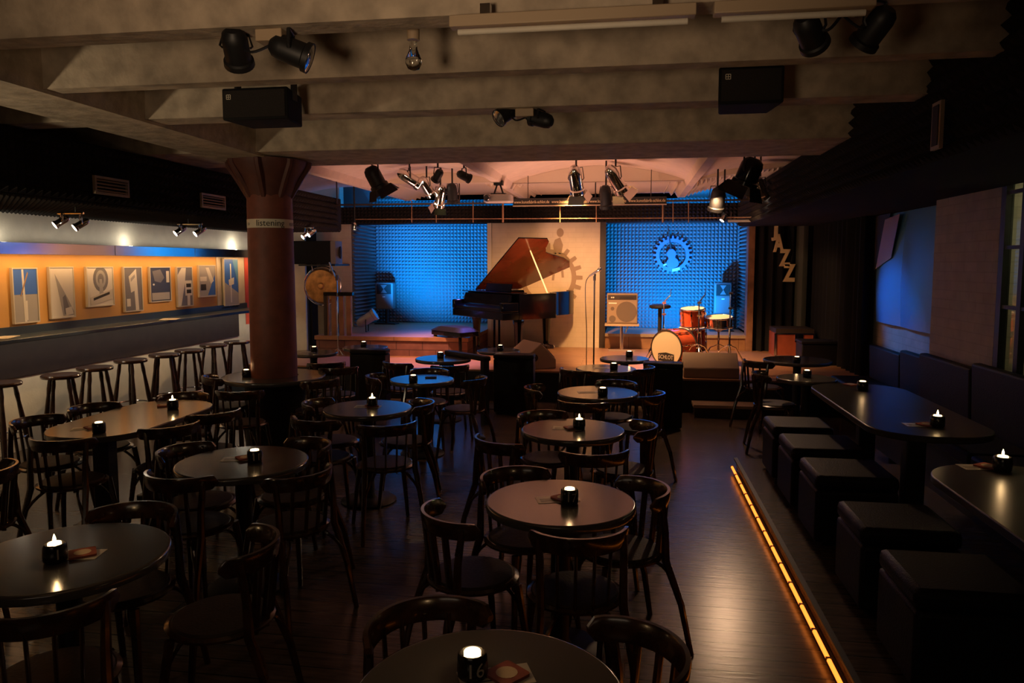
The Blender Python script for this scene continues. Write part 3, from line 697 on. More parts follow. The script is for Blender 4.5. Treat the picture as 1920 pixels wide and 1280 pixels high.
a, b = atz(838, 656, .8), atz(915, 668, .8)
d = (b-a); L = d.length; t = thing('padded_bench', 'long narrow black padded bench slanting below the piano', 'bench', ((a.x+b.x)/2, (a.y+b.y)/2, 0), math.atan2(d.y, d.x))
MB().box((-L/2, -.05, .74), (L/2, .05, .8)).build('back_rail', 'black_leather', t, bevel=.02)
for sx in (-1, 1): MB().box((sx*(L/2-.06)-.03, -.04, 0), (sx*(L/2-.06)+.03, .04, .74)).build('post', 'black_metal', t)

# ------------------------------------------------------------------ rope light on the platform edge
t = thing('rope_light', 'glowing orange rope light along the platform edge', 'light', (.925, 3.0, .05))
y = -2.0
while y < 3.62:
    MB().tube([(0, y, .0), (0, y+.262, .0)], .011, 8).build('glowing_tube', 'rope_glow', t); 
    MB().box((-.014, y+.263, -.014), (.014, y+.272, .014)).build('clip', 'dark_brown', t); y += .274
struct('trim_24', MB().box((.93, -3, .0), (.965, 6.68, .03)), 'black_metal')

# ------------------------------------------------------------------ lamps
def mtx(pos, aim):
    q = (Vector(aim)-Vector(pos)).to_track_quat('-Z', 'Y'); return Matrix.Translation(Vector(pos)) @ q.to_matrix().to_4x4()
def head(parent, pos, aim, r, L, body, lens, hang, ymat=None, barn=False, name='lamp_head', glow=False):
    m = mtx(pos, aim)
    h = MB(m).lathe([(0, L*.55), (r*.45, L*.54), (r*.75, L*.42), (r*.85, L*.25), (r*.86, -L*.32), (r, -L*.36), (r*1.03, -L*.5), (r*.94, -L*.5), (r*.9, -L*.42)], 24, cap=False).lathe([(0, -L*.425), (r*.9, -L*.42)], 24, cap=False).build(name, body, parent, world=True)
    MB(m).lathe([(0, -L*.53), (r*.6, -L*.52), (r*.93, -L*.49)], 20, cap=False).build('lens', lens, h, world=True)
    x = m.to_3x3() @ Vector((1, 0, 0)); p = Vector(pos); hv = Vector(hang)
    ax = Vector((x.x, x.y, 0)).normalized()*(r*1.05)
    MB().tube([p+x*r*.88, p+ax+(hv-p)*.15, hv+ax*.8, hv-ax*.8, p-ax+(hv-p)*.15, p-x*r*.88], .007+.02*r, 6, flat=.6).build('yoke', ymat or body, h, world=True)
    if barn:
        for sx, sy in ((0, 1), (0, -1), (1, 0), (-1, 0)):
            e = L*.5; a = r*.9
            if sx: pts = [(sx*r, -a, -e), (sx*r, a, -e), (sx*(r+.5*r), a*1.2, -e-r*.9), (sx*(r+.5*r), -a*1.2, -e-r*.9)]
            else: pts = [(-a, sy*r, -e), (a, sy*r, -e), (a*1.2, sy*(r+.5*r), -e-r*.9), (-a*1.2, sy*(r+.5*r), -e-r*.9)]
            k = MB(m); k._add(pts+[(p_[0]*1.02, p_[1]*1.02, p_[2]-.004) for p_ in pts], [(0, 1, 2, 3), (7, 6, 5, 4), (0, 4, 5, 1), (1, 5, 6, 2), (2, 6, 7, 3), (3, 7, 4, 0)])
            k.build('barn_door', body, h, world=True, smooth=False)
    return h
def cable(parent, pts, r=.006, m='black_metal', name='cable'):
    P_ = [Vector(p) for p in pts]; out = []
    for i in range(len(P_)-1):
        p0, p1, p2, p3 = P_[max(i-1, 0)], P_[i], P_[i+1], P_[min(i+2, len(P_)-1)]
        for j in range(5):
            u = j/5; out.append(.5*((2*p1)+(p2-p0)*u+(2*p0-5*p1+4*p2-p3)*u*u+(3*p1-p0-3*p2+p3)*u**3))
    out.append(P_[-1]); return MB().tube(out, r, 6).build(name, m, parent, world=True)
# three pairs of black ceiling spots
def pair(label, y, c1, c2, aim1, aim2, mount, r, L, lit=None, zm=ZF):
    mt = aty(*mount, y); mt.z = zm
    t = thing('twin_spotlight', label, 'spotlight', (mt.x, y, zm), 0, 'pairs of black ceiling spotlights')
    MB().box((-.06, -.05, -.05), (.06, .05, 0)).build('mount_box', 'beige_metal', t, bevel=.004)
    for (c_, am) in ((c1, aim1), (c2, aim2)):
        p = aty(*c_, y); h = head(t, p, p+Vector(am), r, L, 'black_metal', 'lens_off', (p.x, y, zm-.006))
        cable(h, [(mt.x, y, zm-.05), ((mt.x+p.x)/2, y-.03, (zm+p.z)/2-.06), p+Vector((0, 0, .02))], .006)
    return t
pair('pair of black ceiling spotlights above the speaker beside the long beam', 3.14, (443, 90), (546, 96), (-.3, .9, -.75), (.9, .25, -.35), (512, 47), .065, .17)
pair('pair of small black spotlights in the middle of the ceiling', 4.95, (950, 213), (1015, 224), (-.7, -.6, -.55), (-.9, .3, .3), (985, 185), .058, .15)
pair('pair of black ceiling spotlights over the right-hand ceiling speaker', 3.12, (1518, 60), (1641, 52), (.5, .8, -.5), (-.5, .8, -.8), (1580, 0), .058, .15)
# chrome pairs lighting the left wall
for lab, y, c1, c2, mt in [('chrome twin spotlight over the round sign photos, nearer the camera', 5.9, (115, 415), (152, 420), (140, 370)), ('chrome twin spotlight below the second air vent', 7.55, (338, 432), (375, 433), (352, 395)), ('chrome twin spotlight right of the column above the black speaker', 9.9, (574, 440), (585, 436), (582, 405))]:
    m_ = aty(*mt, y); t = thing('chrome_spotlight_pair', lab, 'spotlight', (m_.x, y, 2.36 if m_.x < -4.3 else 2.5), 0, 'chrome spotlight pairs')
    ps = [aty(*c_, y) for c_ in (c1, c2)]; zb = max(p.z for p in ps)+.07
    MB().tube([(m_.x, y, root_off(t).z), (m_.x, y, zb)], .008).build('drop_rod', 'chrome', t, world=True)
    MB().tube([(ps[0].x-.03, y, zb), (ps[1].x+.03, y, zb)], .011).build('crossbar', 'chrome', t, world=True)
    for p in ps:
        aim = p+Vector((-.55, -.72, -.6)); head(t, p, aim, .036, .13, 'chrome', 'lens_lit', (p.x, y, zb))
        l = light('SPOT', p+(aim-p).normalized()*.09, 34, (1, .6, .27), aim=aim, size=.02, angle=55, blend=.7)
        l.parent = t; l.location = l.location-t.location
# hanging loudspeakers on the ceiling
def logo(t, x, y, z, s):
    k = MB()
    for a in (-1, 0, 1): k.box((x+a*s-.0015, y-.002, z-s), (x+a*s+.0015, y, z+s)).box((x-s, y-.002, z+a*s-.0015), (x+s, y, z+a*s+.0015))
    k.build('logo', 'paper', t)
for (px0, py0, px1, py1, ph, y, lab) in [(415, 166, 540, 222, 138, 4.35, 'black ceiling loudspeaker with open bracket beside the long beam'), (1348, 126, 1470, 192, 104, 4.35, 'black ceiling loudspeaker in the middle right of the ceiling')]:
    a, b = aty(px0, py0, y), aty(px1, py1, y); w_ = (b.x-a.x)/2; h = (a.z-b.z)/2; hz = aty(px0, ph, y).z
    t = thing('ceiling_speaker', lab, 'loudspeaker', ((a.x+b.x)/2, y, hz+.02), 0, 'hanging ceiling loudspeakers'); zc = (a.z+b.z)/2-hz-.02
    MB().prism([(-w_, 0), (w_, 0), (w_*.8, .3), (-w_*.8, .3)], zc-h, zc+h).build('cabinet', 'black_matte', t, bevel=.01)
    MB().box((-w_+.015, -.008, zc-h+.015), (w_-.015, 0, zc+h-.015)).build('grille', 'foam_dark', t, bevel=.003)
    logo(t, -w_+.05, -.0085, zc+h-.055, .013)
    MB().box((-w_+.03, .1, 0), (w_-.01, .16, .02)).box((-w_+.03, .1, zc+h-.06), (-w_+.045, .16, 0)).box((w_-.025, .1, zc+h-.06), (w_-.01, .16, 0)).build('bracket', 'black_metal', t)
    MB().cyl((0, .13, .02), (0, .13, 3.25-hz-.02), .012).build('hanger_rod', 'black_metal', t)
# bulb and battens
q = aty(775, 66, 3.35); t = thing('bare_bulb', 'unlit clear bulb in a ceiling socket', 'bulb', (q.x, 3.35, 3.25))
zb = aty(775, 118, 3.35).z-3.25
MB().lathe([(.0, zb+.1), (.028, zb+.1), (.028, 0), (.05, 0)][::1], 16, cap=False).build('socket', 'beige_metal', t)
MB().lathe([(.016, zb+.095), (.018, zb+.06), (.036, zb+.02), (.038, zb), (.026, zb-.026), (.0, zb-.036)], 20, cap=False).build('bulb', 'glass', t)
for (px0, py0, px1, py1, lab) in [(845, 33, 1305, 12, 'long pale fluorescent batten on the ceiling above the bulb'), (1338, 8, 1640, -4, 'pale ceiling batten beside the right pair of spotlights')]:
    a, b = aty(px0, py0, 2.98), aty(px1, py1, 2.98); z = (a.z+b.z)/2
    t = thing('ceiling_batten', lab, 'light', ((a.x+b.x)/2, 2.98, 2.86), 0, 'ceiling battens')
    L = (b.x-a.x)/2; MB().box((-L, -.03, -.075), (L, .03, -.03)).build('housing', 'beige_metal', t, bevel=.004)
    MB().cyl((-L+.03, 0, -.09), (L-.03, 0, -.09), .012).build('tube', 'plaster', t)
    for s_ in (-1, 1): MB().box((s_*L*.7-.02, -.02, -.03), (s_*L*.7+.02, .02, 0.01)).build('clip', 'brushed', t)

# ------------------------------------------------------------------ stage lighting rig
RY = 10.9
t = thing('lighting_rail', 'long thin lighting rail with hanging rods across the stage', 'rail', (-1.7, RY, 2.6))
zr1, zr2 = aty(960, 380, RY).z, aty(960, 411, RY).z
MB().tube([(-4.7, RY, zr1), (1.9, RY, zr1)], .014).build('rail', 'dark_brown', t, world=True)
MB().tube([aty(665, 411, RY), aty(1400, 408, RY)], .006).build('lower_rail', 'rail_wood', t, world=True)
for px in (665, 772, 818, 887, 943, 1050, 1118, 1243, 1262, 1291):
    a = aty(px, 377, RY); b = aty(px, 417, RY)
    MB().tube([a, b], .007 if px not in (943, 1243) else .014, 6).build('hanging_rod', 'rail_wood', t, world=True)
for x in (-4.4, -2.5, -.5, 1.6): MB().tube([(x, RY, zr1), (x, RY, vault_z(x))], .01, 6).build('ceiling_rod', 'dark_brown', t, world=True)
a, b = aty(962, 378, 10.7), aty(1250, 378, 10.7)
t = thing('web_banner', 'narrow dark banner with the web address over the stage', 'sign', ((a.x+b.x)/2, 10.7, a.z))
w_ = (b.x-a.x)/2; MB().box((-w_, -.01, -.055), (w_, .01, .045)).build('board', 'ink', t); MB().box((-w_, -.025, -.07), (w_, .012, -.056)).build('ledge', 'beige_metal', t)
for k in range(4): text('www.kunstfabrik-schlot.de', .062, 'letters_wood', t, lambda x, y, z, k=k: (x*.76-w_+w_*2*(k+.5)/4, -.011-z, y-.01), depth=.0005)
for s_ in (-.8, .8): MB().tube([(s_*w_, .0, .045), (s_*w_, .0, 3.2-a.z)], .006, 6).build('hanging_wire', 'dark_brown', t)
def lamp(label, px, py, y, aim, r, L, body='chrome', lens='lens_lit', barn=False, zh=None, grp='chrome stage cans', nm='stage_can'):
    p = aty(px, py, y); zh = zh or p.z+r*1.6
    t = thing(nm, label, 'stage light', (p.x, y, zh), 0, grp)
    MB().tube([(p.x, y, zh), (p.x, y, max(zh+.02, vault_z(p.x)+.01))], .012).build('hanger', 'black_metal', t, world=True)
    head(t, p, p+Vector(aim), r, L, body, lens, (p.x, y, zh), 'black_metal', barn)
    return t
lamp('black flood lamp with barn doors nearest the red column', 703, 333, 8.6, (.35, .3, -.8), .11, .26, 'black_metal', 'lens_off', True, grp='black stage lamps', nm='flood_lamp')
lamp('chrome stage can leftmost behind the black flood lamp', 768, 334, 9.8, (.7, .3, -.45), .09, .32, 'chrome')
lamp('chrome stage can tilted down behind the small black spots', 800, 350, 10.1, (.4, .5, -.8), .08, .28, 'chrome')
lamp('chrome stage can with square colour frame left of the projector', 826, 368, 10.2, (-.3, .5, -.9), .08, .3, 'chrome', barn=True)
lamp('dark stage can in a square frame beside the projector', 848, 363, 10.2, (.02, .3, -.95), .085, .26, 'black_metal', grp='black stage lamps')
lamp('small black stage spot above the framed chrome can', 821, 329, 9.0, (-.5, .4, -.6), .06, .16, 'black_metal', 'lens_off', grp='black stage lamps')
lamp('small black stage spot left of the projector', 870, 330, 9.0, (.6, .5, -.3), .06, .17, 'black_metal', 'lens_off', grp='black stage lamps')
lamp('chrome stage can above the piano lid', 1080, 338, 9.7, (.12, .5, -.9), .1, .36, 'chrome', barn=True)
lamp('chrome stage can tilted to the drums', 1154, 336, 9.7, (.5, .5, -.85), .1, .37, 'chrome', barn=True)
lamp('black stage can hanging low between the chrome pair', 1136, 370, 10.3, (.05, .3, -.95), .09, .3, 'black_metal', grp='black stage lamps')
lamp('large black flood lamp over the right side of the stage', 1405, 322, 9.0, (-.3, .2, -.8), .15, .3, 'black_gloss', 'lens_off', barn=True, grp='black stage lamps', nm='flood_lamp')
lamp('black stage can with bright lens at the right bay', 1345, 374, 10.3, (-.1, .35, -.95), .11, .3, 'black_metal', grp='black stage lamps')
lamp('chrome stage can beside the corrugated foam on the right', 1425, 352, 9.9, (.35, .4, -.8), .08, .3, 'chrome')
lamp('small bare spot at the right end of the thin rail', 1357, 408, 10.6, (-.4, -.2, -.6), .035, .1, 'chrome')
lamp('small bare spot at the left end of the thin rail', 665, 424, 10.6, (.0, .1, -.9), .032, .1, 'chrome')
# tube lamps across the back of the ceiling
a, b = aty(1365, 414, 11.4), aty(1482, 414, 11.4)
t = thing('tube_lamp', 'pale tube rail above the black curtain and wooden letters', 'rail', ((a.x+b.x)/2, 11.4, a.z))
L = (b.x-a.x)/2; MB().tube([(-L, 0, 0), (L, 0, 0)], .018).build('tube', 'white_paint', t); MB().tube([(-L, 0, .05), (L, 0, .05)], .01).build('rail', 'beige_metal', t)
for s_ in (-.9, .9): MB().tube([(s_*L, 0, -.02), (s_*L, 0, 2.6-a.z)], .008).build('hanger', 'dark_brown', t)
# projector
p = aty(935, 374, 10.0); t = thing('projector', 'grey ceiling projector left of the web banner', 'projector', (p.x, 10.0, p.z+.3))
MB().prism(stadium(.19, .13, 5, .06), -.34, -.24).build('body', 'projector_grey', t, bevel=.012)
MB().lathe([(.045, 0), (.05, .03), (.04, .05)], 16, (-.12, -.14, -.29), axis=(-.3, -1, 0)).build('lens', 'lens_off', t)
MB().box((-.1, -.06, -.24), (.1, .06, -.22)).tube([(-.06, 0, -.22), (-.02, 0, -.1)], .012).tube([(.06, 0, -.22), (.02, 0, -.1)], .012).box((-.06, -.05, -.11), (.06, .05, -.05)).tube([(0, 0, -.05), (0, 0, .25)], .02).build('mount', 'black_metal', t)
# corrugated cream foam on the vault
for (a, b, t0, t1, lab) in [(spr[2], spr[3], .02, .98, 'cream corrugated foam band on the vault over the piano'), (spr[3], spr[4], .02, .6, 'cream corrugated foam band on the vault at the right'), (spr[1], spr[2], .05, .95, 'cream corrugated foam band on the vault behind the projector')]:
    sec = [[], [], []]; n = 44
    for k in range(n+1):
        tt = t0+(t1-t0)*k/n; x, z = arch(a, b, tt, .015 if k % 2 else .09); zs = arch(a, b, tt, .003)[1]
        sec[0].append(Vector((x, 10.8, zs))); sec[1].append(Vector((x, 11.0, z))); sec[2].append(Vector((x, 12.7, z)))
    for i, y in enumerate((10.8, 11.0, 12.7)):
        for k in (n, 0): x, z = arch(a, b, t0+(t1-t0)*k/n, .0015); sec[i].append(Vector((x, y, z)))
    o = MB().strip(sec).build('foam_band', 'foam_cream', smooth=False); tag(o, lab, 'acoustic foam', 'cream foam bands on the vault')
    o['kind'] = 'thing'

# ------------------------------------------------------------------ grand piano
PA = math.radians(-47); Lp = 2.0
q = atz(972, 672, .42); lf = Matrix.Rotation(PA, 3, 'Z') @ Vector((.6, .38, 0))
pt = thing('grand_piano', 'black grand piano with its red-brown lid raised', 'piano', (q.x-lf.x, q.y-lf.y, .42), PA)
out = [(.74, .3), (.74, .8), (.74, .98)]+[(.66, 1.06), (.5, 1.1), (.37, 1.18), (.28, 1.4), (.2, 1.66), (.1, 1.84), (-.06, 1.95), (-.3, 1.98), (-.52, 1.94), (-.67, 1.83), (-.74, 1.65)]+[(-.74, .9), (-.74, .3)]
inn = [(x*.95 if abs(x) > .7 else x-.02, .34 if y < .31 else (y-.035 if y > 1 else y)) for x, y in out]
n = len(out); mb = MB(); vs = []
for z, P_ in ((.62, out), (.98, out), (.98, inn), (.66, inn)): vs += [(x, y, z) for x, y in P_]
fs = []
for j in range(4):
    for i in range(n): i2 = (i+1) % n; j2 = (j+1) % 4; fs.append((j*n+i, j*n+i2, j2*n+i2, j2*n+i))
mb._add(vs, fs).build('rim', 'black_gloss', pt)
MB().prism(inn, .8, .81).build('soundboard', 'brass_plate', pt)
MB().prism(out, .6, .62).build('bottom_frame', 'black_gloss', pt)
mb = MB(); 
for k in range(18): x = -.66+k*.07; mb.tube([(x, .45, .86), (x*.55-.12, 1.1+.5*(1-k/17), .86)], .003, 4)
mb.build('strings', 'chrome', pt)
MB().box((-.74, 0, .6), (.74, .3, .71)).build('keybed', 'black_gloss', pt, bevel=.008)
MB().box((-.74, -.01, .71), (-.66, .3, .86)).build('key_block', 'black_gloss', pt, bevel=.02); MB().box((.66, -.01, .71), (.74, .3, .86)).build('key_block', 'black_gloss', pt, bevel=.02)
MB().prism([(.0, .712), (.2, .712), (.23, .97), (.19, .97), (.15, .8), (.02, .765)], -.655, .655, lambda a, b, c: (c, a, b)).build('closed_fallboard', 'black_gloss', pt, bevel=.008)
MB().box((-.5, .4, .985), (.5, .43, 1.0)).box((-.36, .41, 1.0), (.36, .425, 1.12), rot=Matrix.Rotation(-.3, 3, 'X')).build('music_desk', 'black_gloss', pt)
# closed front part of the lid and raised main lid, hinged along the straight bass side
MB().box((-.74, .18, .985), (.74, .44, 1.0)).build('lid_front', 'black_gloss', pt, bevel=.006)
ph = math.radians(33)
lidp = [(.75, .45), (.75, .99)]+[(x+.01, y+.01) for x, y in out[3:14]]+[(-.75, 1.62), (-.75, .45)]
fl = lambda x, y, z: (-.74+(x+.74)*math.cos(ph)-z*math.sin(ph), y, 1.0+(x+.74)*math.sin(ph)+z*math.cos(ph))
MB().prism(lidp, .004, .02, fl).build('lid', 'black_gloss', pt)
MB().prism([(x*.985, y) for x, y in lidp], 0, .004, fl).build('lid_underside', 'lid_red', pt)
pr = fl(.42, .86, 0); MB().tube([(.69, .86, .98), pr], .014, 6, flat=.6).build('lid_prop', 'white_paint', pt)
for (x, y, nm) in ((-.58, .36, 'leg'), (.6, .38, 'leg'), (-.2, 1.5, 'leg')):
    lg = MB().lathe([(.085, .6), (.085, .54), (.07, .5), (.05, .14), (.055, .1), (.04, .08)], 8, (x, y, 0)).build(nm, 'black_gloss', pt)
    k = MB()
    for a in range(3):
        g = a*2*PI/3+.4; k.tube([(x, y, .085), (x+.11*math.cos(g), y+.11*math.sin(g), .06)], .012, 6).lathe([(.04, -.012), (.04, .012)], 12, (x+.12*math.cos(g), y+.12*math.sin(g), .041), axis=(math.cos(g+1.57), math.sin(g+1.57), 0))
    k.build('caster', 'brushed', lg)
ly = MB().box((-.12, .34, .56), (.12, .42, .6)).tube([(-.07, .38, .58), (-.07, .38, .1)], .018).tube([(.07, .38, .58), (.07, .38, .1)], .018).box((-.14, .3, .05), (.14, .44, .12)).build('lyre', 'black_gloss', pt)
for x in (-.06, 0, .06): MB().tube([(x, .3, .075), (x, .18, .065)], .014, 8, flat=.4).build('pedal', 'brass_plate', ly)
q = atz(853, 668, .42); t = thing('piano_bench', 'padded leather piano bench in front of the keyboard', 'bench', (q.x, q.y, .42), PA+.15)
MB().box((-.36, -.18, .33), (.36, .18, .40)).build('frame', 'black_gloss', t, bevel=.006)
g = MB(); N = 12
vs = [(-.37+.74*i/N, -.19+.38*j/6, .40+.075*(1-(2*i/N-1)**6)*(1-(2*j/6-1)**6)-.012*((i % 3 == 0) and (j % 2 == 0) and 0 < i < N and 0 < j < 6)) for j in range(7) for i in range(N+1)]
g._add(vs, [(j*(N+1)+i, j*(N+1)+i+1, (j+1)*(N+1)+i+1, (j+1)*(N+1)+i) for j in range(6) for i in range(N)]).build('cushion', 'black_leather', t)
for sx in (-1, 1):
    for sy in (-1, 1): MB().cyl((sx*.31, sy*.14, .33), (sx*.31, sy*.14, 0), .03, .022, 8).build('leg', 'black_gloss', t)

# ------------------------------------------------------------------ gear mural and bass emblem
def gear(r0, r1, r2, n, skip=()):
    P_ = []
    for k in range(n):
        for a, r in ((-.5, r1), (-.24, r1), (-.17, r2), (.17, r2), (.24, r1)):
            g = 2*PI*(k+a)/n; P_.append((r*math.cos(g), r*math.sin(g)))
    return P_
q = aty(1028, 520, YB-.006)
t = thing('gear_mural', 'grey painted cogwheel with a dancing figure on the white wall', 'mural', q)
mb = MB(); m_ = 20*4; go = gear(0, .48, .585, 20); N = len(go)
inner = [(.4*math.cos(2*PI*i/N-PI/20), .4*math.sin(2*PI*i/N-PI/20)) for i in range(N)]
vs = [(x, -z, y) for z in (0, .003) for x, y in go]+[(x, -z, y) for z in (0, .003) for x, y in inner]
fs = [(N+i, N+(i+1) % N, 3*N+(i+1) % N, 3*N+i) for i in range(N)]+[(i, (i+1) % N, N+(i+1) % N, N+i) for i in range(N)]+[(2*N+i, 2*N+(i+1) % N, 3*N+(i+1) % N, 3*N+i) for i in range(N)]
mb._add(vs, fs).build('cogwheel', 'mural_grey', t, smooth=False)
fx = lambda a, b, c: (a, -c, b)
for nm, m, poly in [('leg', 'mural_grey', [(.1, .42), (.14, .42), (.13, .2), (.1, -.05), (.06, -.05), (.09, .2)]), ('leg', 'mural_grey', [(.17, .42), (.21, .42), (.25, .2), (.27, .0), (.23, 0), (.21, .2)]), ('torso', 'mural_grey', [(.1, .4), (.22, .4), (.25, .55), (.2, .68), (.11, .64), (.08, .55)]), ('head', 'mural_grey', circ(.2, .76, .06, .075, 14)), ('keys', 'white_paint', [(.0, -.42), (.22, -.4), (.22, -.3), (.02, -.32)])]:
    MB().prism(poly, .003, .005, fx).build('figure_'+nm, m, t, smooth=False)
q = aty(1261, 478, 13.86)
t = thing('bass_emblem', 'blue-lit cogwheel emblem with a double bass on the foam', 'sign', q)
s_ = .345/.585; go2 = [(x*s_, y*s_) for x, y in gear(0, .5, .585, 24)]; N = len(go2); inner = [(.235*math.cos(2*PI*i/N-PI/24), .235*math.sin(2*PI*i/N-PI/24)) for i in range(N)]
vs = [(x, -z, y) for z in (0, .03) for x, y in go2]+[(x, -z, y) for z in (0, .03) for x, y in inner]
fs = [(N+i, N+(i+1) % N, 3*N+(i+1) % N, 3*N+i) for i in range(N)]+[(i, (i+1) % N, N+(i+1) % N, N+i) for i in range(N)]+[(2*N+i, 2*N+(i+1) % N, 3*N+(i+1) % N, 3*N+i) for i in range(N)]
MB()._add(vs, fs).build('cogwheel', 'emblem_blue', t, smooth=False)
bass = smooth_poly([(0, .12), (.06, .08), (.09, .02), (.06, -.05), (.1, -.1), (.11, -.18), (.05, -.23), (-.05, -.23), (-.11, -.18), (-.1, -.1), (-.06, -.05), (-.09, .02), (-.06, .08)], 3)
rt = math.radians(8); rb = lambda a, b, c: (a*math.cos(rt)-b*math.sin(rt)-.02, -c, a*math.sin(rt)+b*math.cos(rt))
MB().prism(bass, .01, .05, rb).build('bass_body', 'emblem_blue', t, bevel=.008); MB().prism([(-.012, .1), (.012, .1), (.01, .42), (-.01, .42)], .02, .05, rb).build('bass_neck', 'ink', t)
MB().prism([(.0, -.3), (.13, -.27), (.13, -.22), (.0, -.25)], .03, .045, fx).build('keys', 'white_paint', t)
MB().prism([(-.16, -.2), (-.06, -.16), (-.06, -.13), (-.16, -.17)], .03, .045, fx).build('hand', 'white_paint', t)

# ------------------------------------------------------------------ stage equipment
def pa_speaker(px0, py0, px1, py1, y, label, zfloor):
    a, b = aty(px0, py0, y), aty(px1, py1, y); w_ = (b.x-a.x)/2; h = a.z-b.z
    t = thing('stage_speaker', label, 'loudspeaker', ((a.x+b.x)/2, y, b.z), 0, 'loudspeakers in the foam bays')
    MB().prism([(-w_, 0), (w_, 0), (w_*.75, .3), (-w_*.75, .3)], 0, h).build('cabinet', 'grey_plastic', t, bevel=.02)
    MB().prism([(-w_*.8, h*.58), (w_*.8, h*.58), (w_*.8, h*.95), (-w_*.8, h*.95)], .001, .008, fx).build('horn_plate', 'foam_dark', t)
    MB().prism([(-w_*.35, h*.62), (w_*.35, h*.62), (0, h*.78), (w_*.35, h*.92), (-w_*.35, h*.92), (0, h*.76)], .009, .02, fx).build('horn', 'grey_plastic', t)
    MB().prism([(-w_*.82, h*.04), (w_*.82, h*.04), (w_*.82, h*.55), (-w_*.82, h*.55)], .001, .012, fx).build('grille', 'grey_plastic', t, bevel=.004)
    MB().box((-.025, -.0145, h*.46), (.025, -.0125, h*.49)).build('badge', 'white_paint', t)
    s = thing('speaker_stand', 'short black stand under the '+label.split(' ', 1)[1], 'stand', ((a.x+b.x)/2, y+.14, zfloor), 0, 'short speaker stands in the bays')
    H = b.z-zfloor; MB().cyl((0, 0, .02), (0, 0, H-.005), .03).build('pole', 'black_metal', s); MB().box((-.2, -.12, 0), (.2, .12, .02)).build('base', 'black_metal', s)
pa_speaker(703, 530, 737, 580, 13.3, 'grey loudspeaker in the left blue bay', .72)
pa_speaker(1340, 530, 1371, 588, 13.35, 'grey loudspeaker in the right blue bay behind the drums', .67)
# floor can
def floor_can(px, py, y, aim, label, zf, body='chrome'):
    p = aty(px, py, y); t = thing('floor_can', label, 'stage light', (p.x, y, zf), 0, 'floor cans lighting the bays')
    h = head(t, p, p+Vector(aim), .1, .34, body, 'lens_off', (p.x, y, zf+.015), 'black_metal'); return t
floor_can(688, 598, 11.75, (.8, .1, .5), 'silver floor can on the left platform', .72, 'silver_paint')
floor_can(1228, 656, 12.3, (.25, .9, .45), 'dark floor can on the stage beside the drum stool', .42, 'black_metal')
# speaker, gong, rail at the left
a, b = aty(557, 452, 11.5), aty(638, 495, 11.5); t = thing('wall_speaker', 'black loudspeaker lying sideways on a wall shelf above the gong', 'loudspeaker', ((a.x+b.x)/2, 11.5, b.z)); w_ = (b.x-a.x)/2; h = a.z-b.z
MB().box((-w_, -.15, 0), (w_-.1, .2, h)).build('cabinet', 'black_matte', t, bevel=.01); MB().prism([(w_-.099, -.15), (w_-.03, -.12), (w_, 0), (w_-.03, .16), (w_-.099, .2)], .005, h-.005).build('baffle', 'grey_plastic', t)
MB().lathe([(.0, 0), (.1, 0), (.1, .012), (.0, .012)], 20, (w_-.012, .03, h*.5), axis=(1, .25, 0), cap=False).build('cone', 'foam_dark', t)
MB().box((-w_+.06, -.1, -.03), (w_-.05, .15, -.003)).box((-.04, .15, -.03), (.04, 1.9, 0)).build('wall_arm', 'black_metal', t)
c_ = aty(602, 536, 11.45); R = 34/1400*11.45*1.03
t = thing('gong', 'large bronze gong hanging below the black wall speaker', 'gong', (c_.x, 11.45, c_.z))
MB().lathe([(0, -.035), (R*.14, -.033), (R*.2, -.008), (R*.9, 0), (R*.97, .02), (R, .05)], 48, axis=(0, 1, 0), cap=False).build('disc', 'gong_bronze', t)
MB().tube([(R*1.08*math.cos(2*PI*k/40), .06, R*1.08*math.sin(2*PI*k/40)) for k in range(41)], .014, 8).build('hoop', 'brushed', t)
for s_ in (-1, 1): MB().tube([(s_*R*.5, .02, R*.84), (s_*R*.6, .02, R*1.3)], .006, 6).build('cord', 'paper', t)
MB().tube([(-R*.9, .06, -R*.6), (-R*.9, .06, .42-c_.z)], .014).tube([(R*.9, .06, -R*.6), (R*.9, .06, .42-c_.z)], .014).build('stand', 'black_metal', t)
t = thing('wooden_railing', 'wooden railing with wide boards beside the raised left bay', 'railing', (-4.85, 11.2, .42))
a, b = aty(608, 547, 11.2), aty(662, 547, 11.2); zt = a.z-.42
x0, x1 = a.x+4.85, b.x+4.85
MB().box((x0, -.05, zt-.06), (x1, .05, zt)).build('handrail', 'black_gloss', t, bevel=.01)
for k in range(4):
    x = x0+.03+k*(x1-x0-.06)/3.4
    MB().box((x-.03, -.03, 0), (x+.05, .0, zt-.06)).build('board', 'rail_wood', t, bevel=.004)
MB().box((x0, -.04, .0), (x0+.05, .04, zt-.06)).build('post', 'dark_brown', t)
q = aty(632, 540, 11.05); t = thing('boom_stand', 'thin chrome boom stand leaning against the wooden railing', 'stand', (q.x, 11.05, .42))
MB().tube([(0, 0, 0), (0, 0, q.z-.42+.1), (-.12, 0, q.z-.42+.4)], .01, 6).build('pole', 'chrome', t); MB().tube([(-.12, 0, .02), (0, 0, .12), (.12, -.1, .02)], .01, 6).build('foot', 'chrome', t); MB().tube([(.0, 0, q.z-.3), (.0, 0, q.z-.22)], .022, 6).build('clamp', 'black_metal', t)
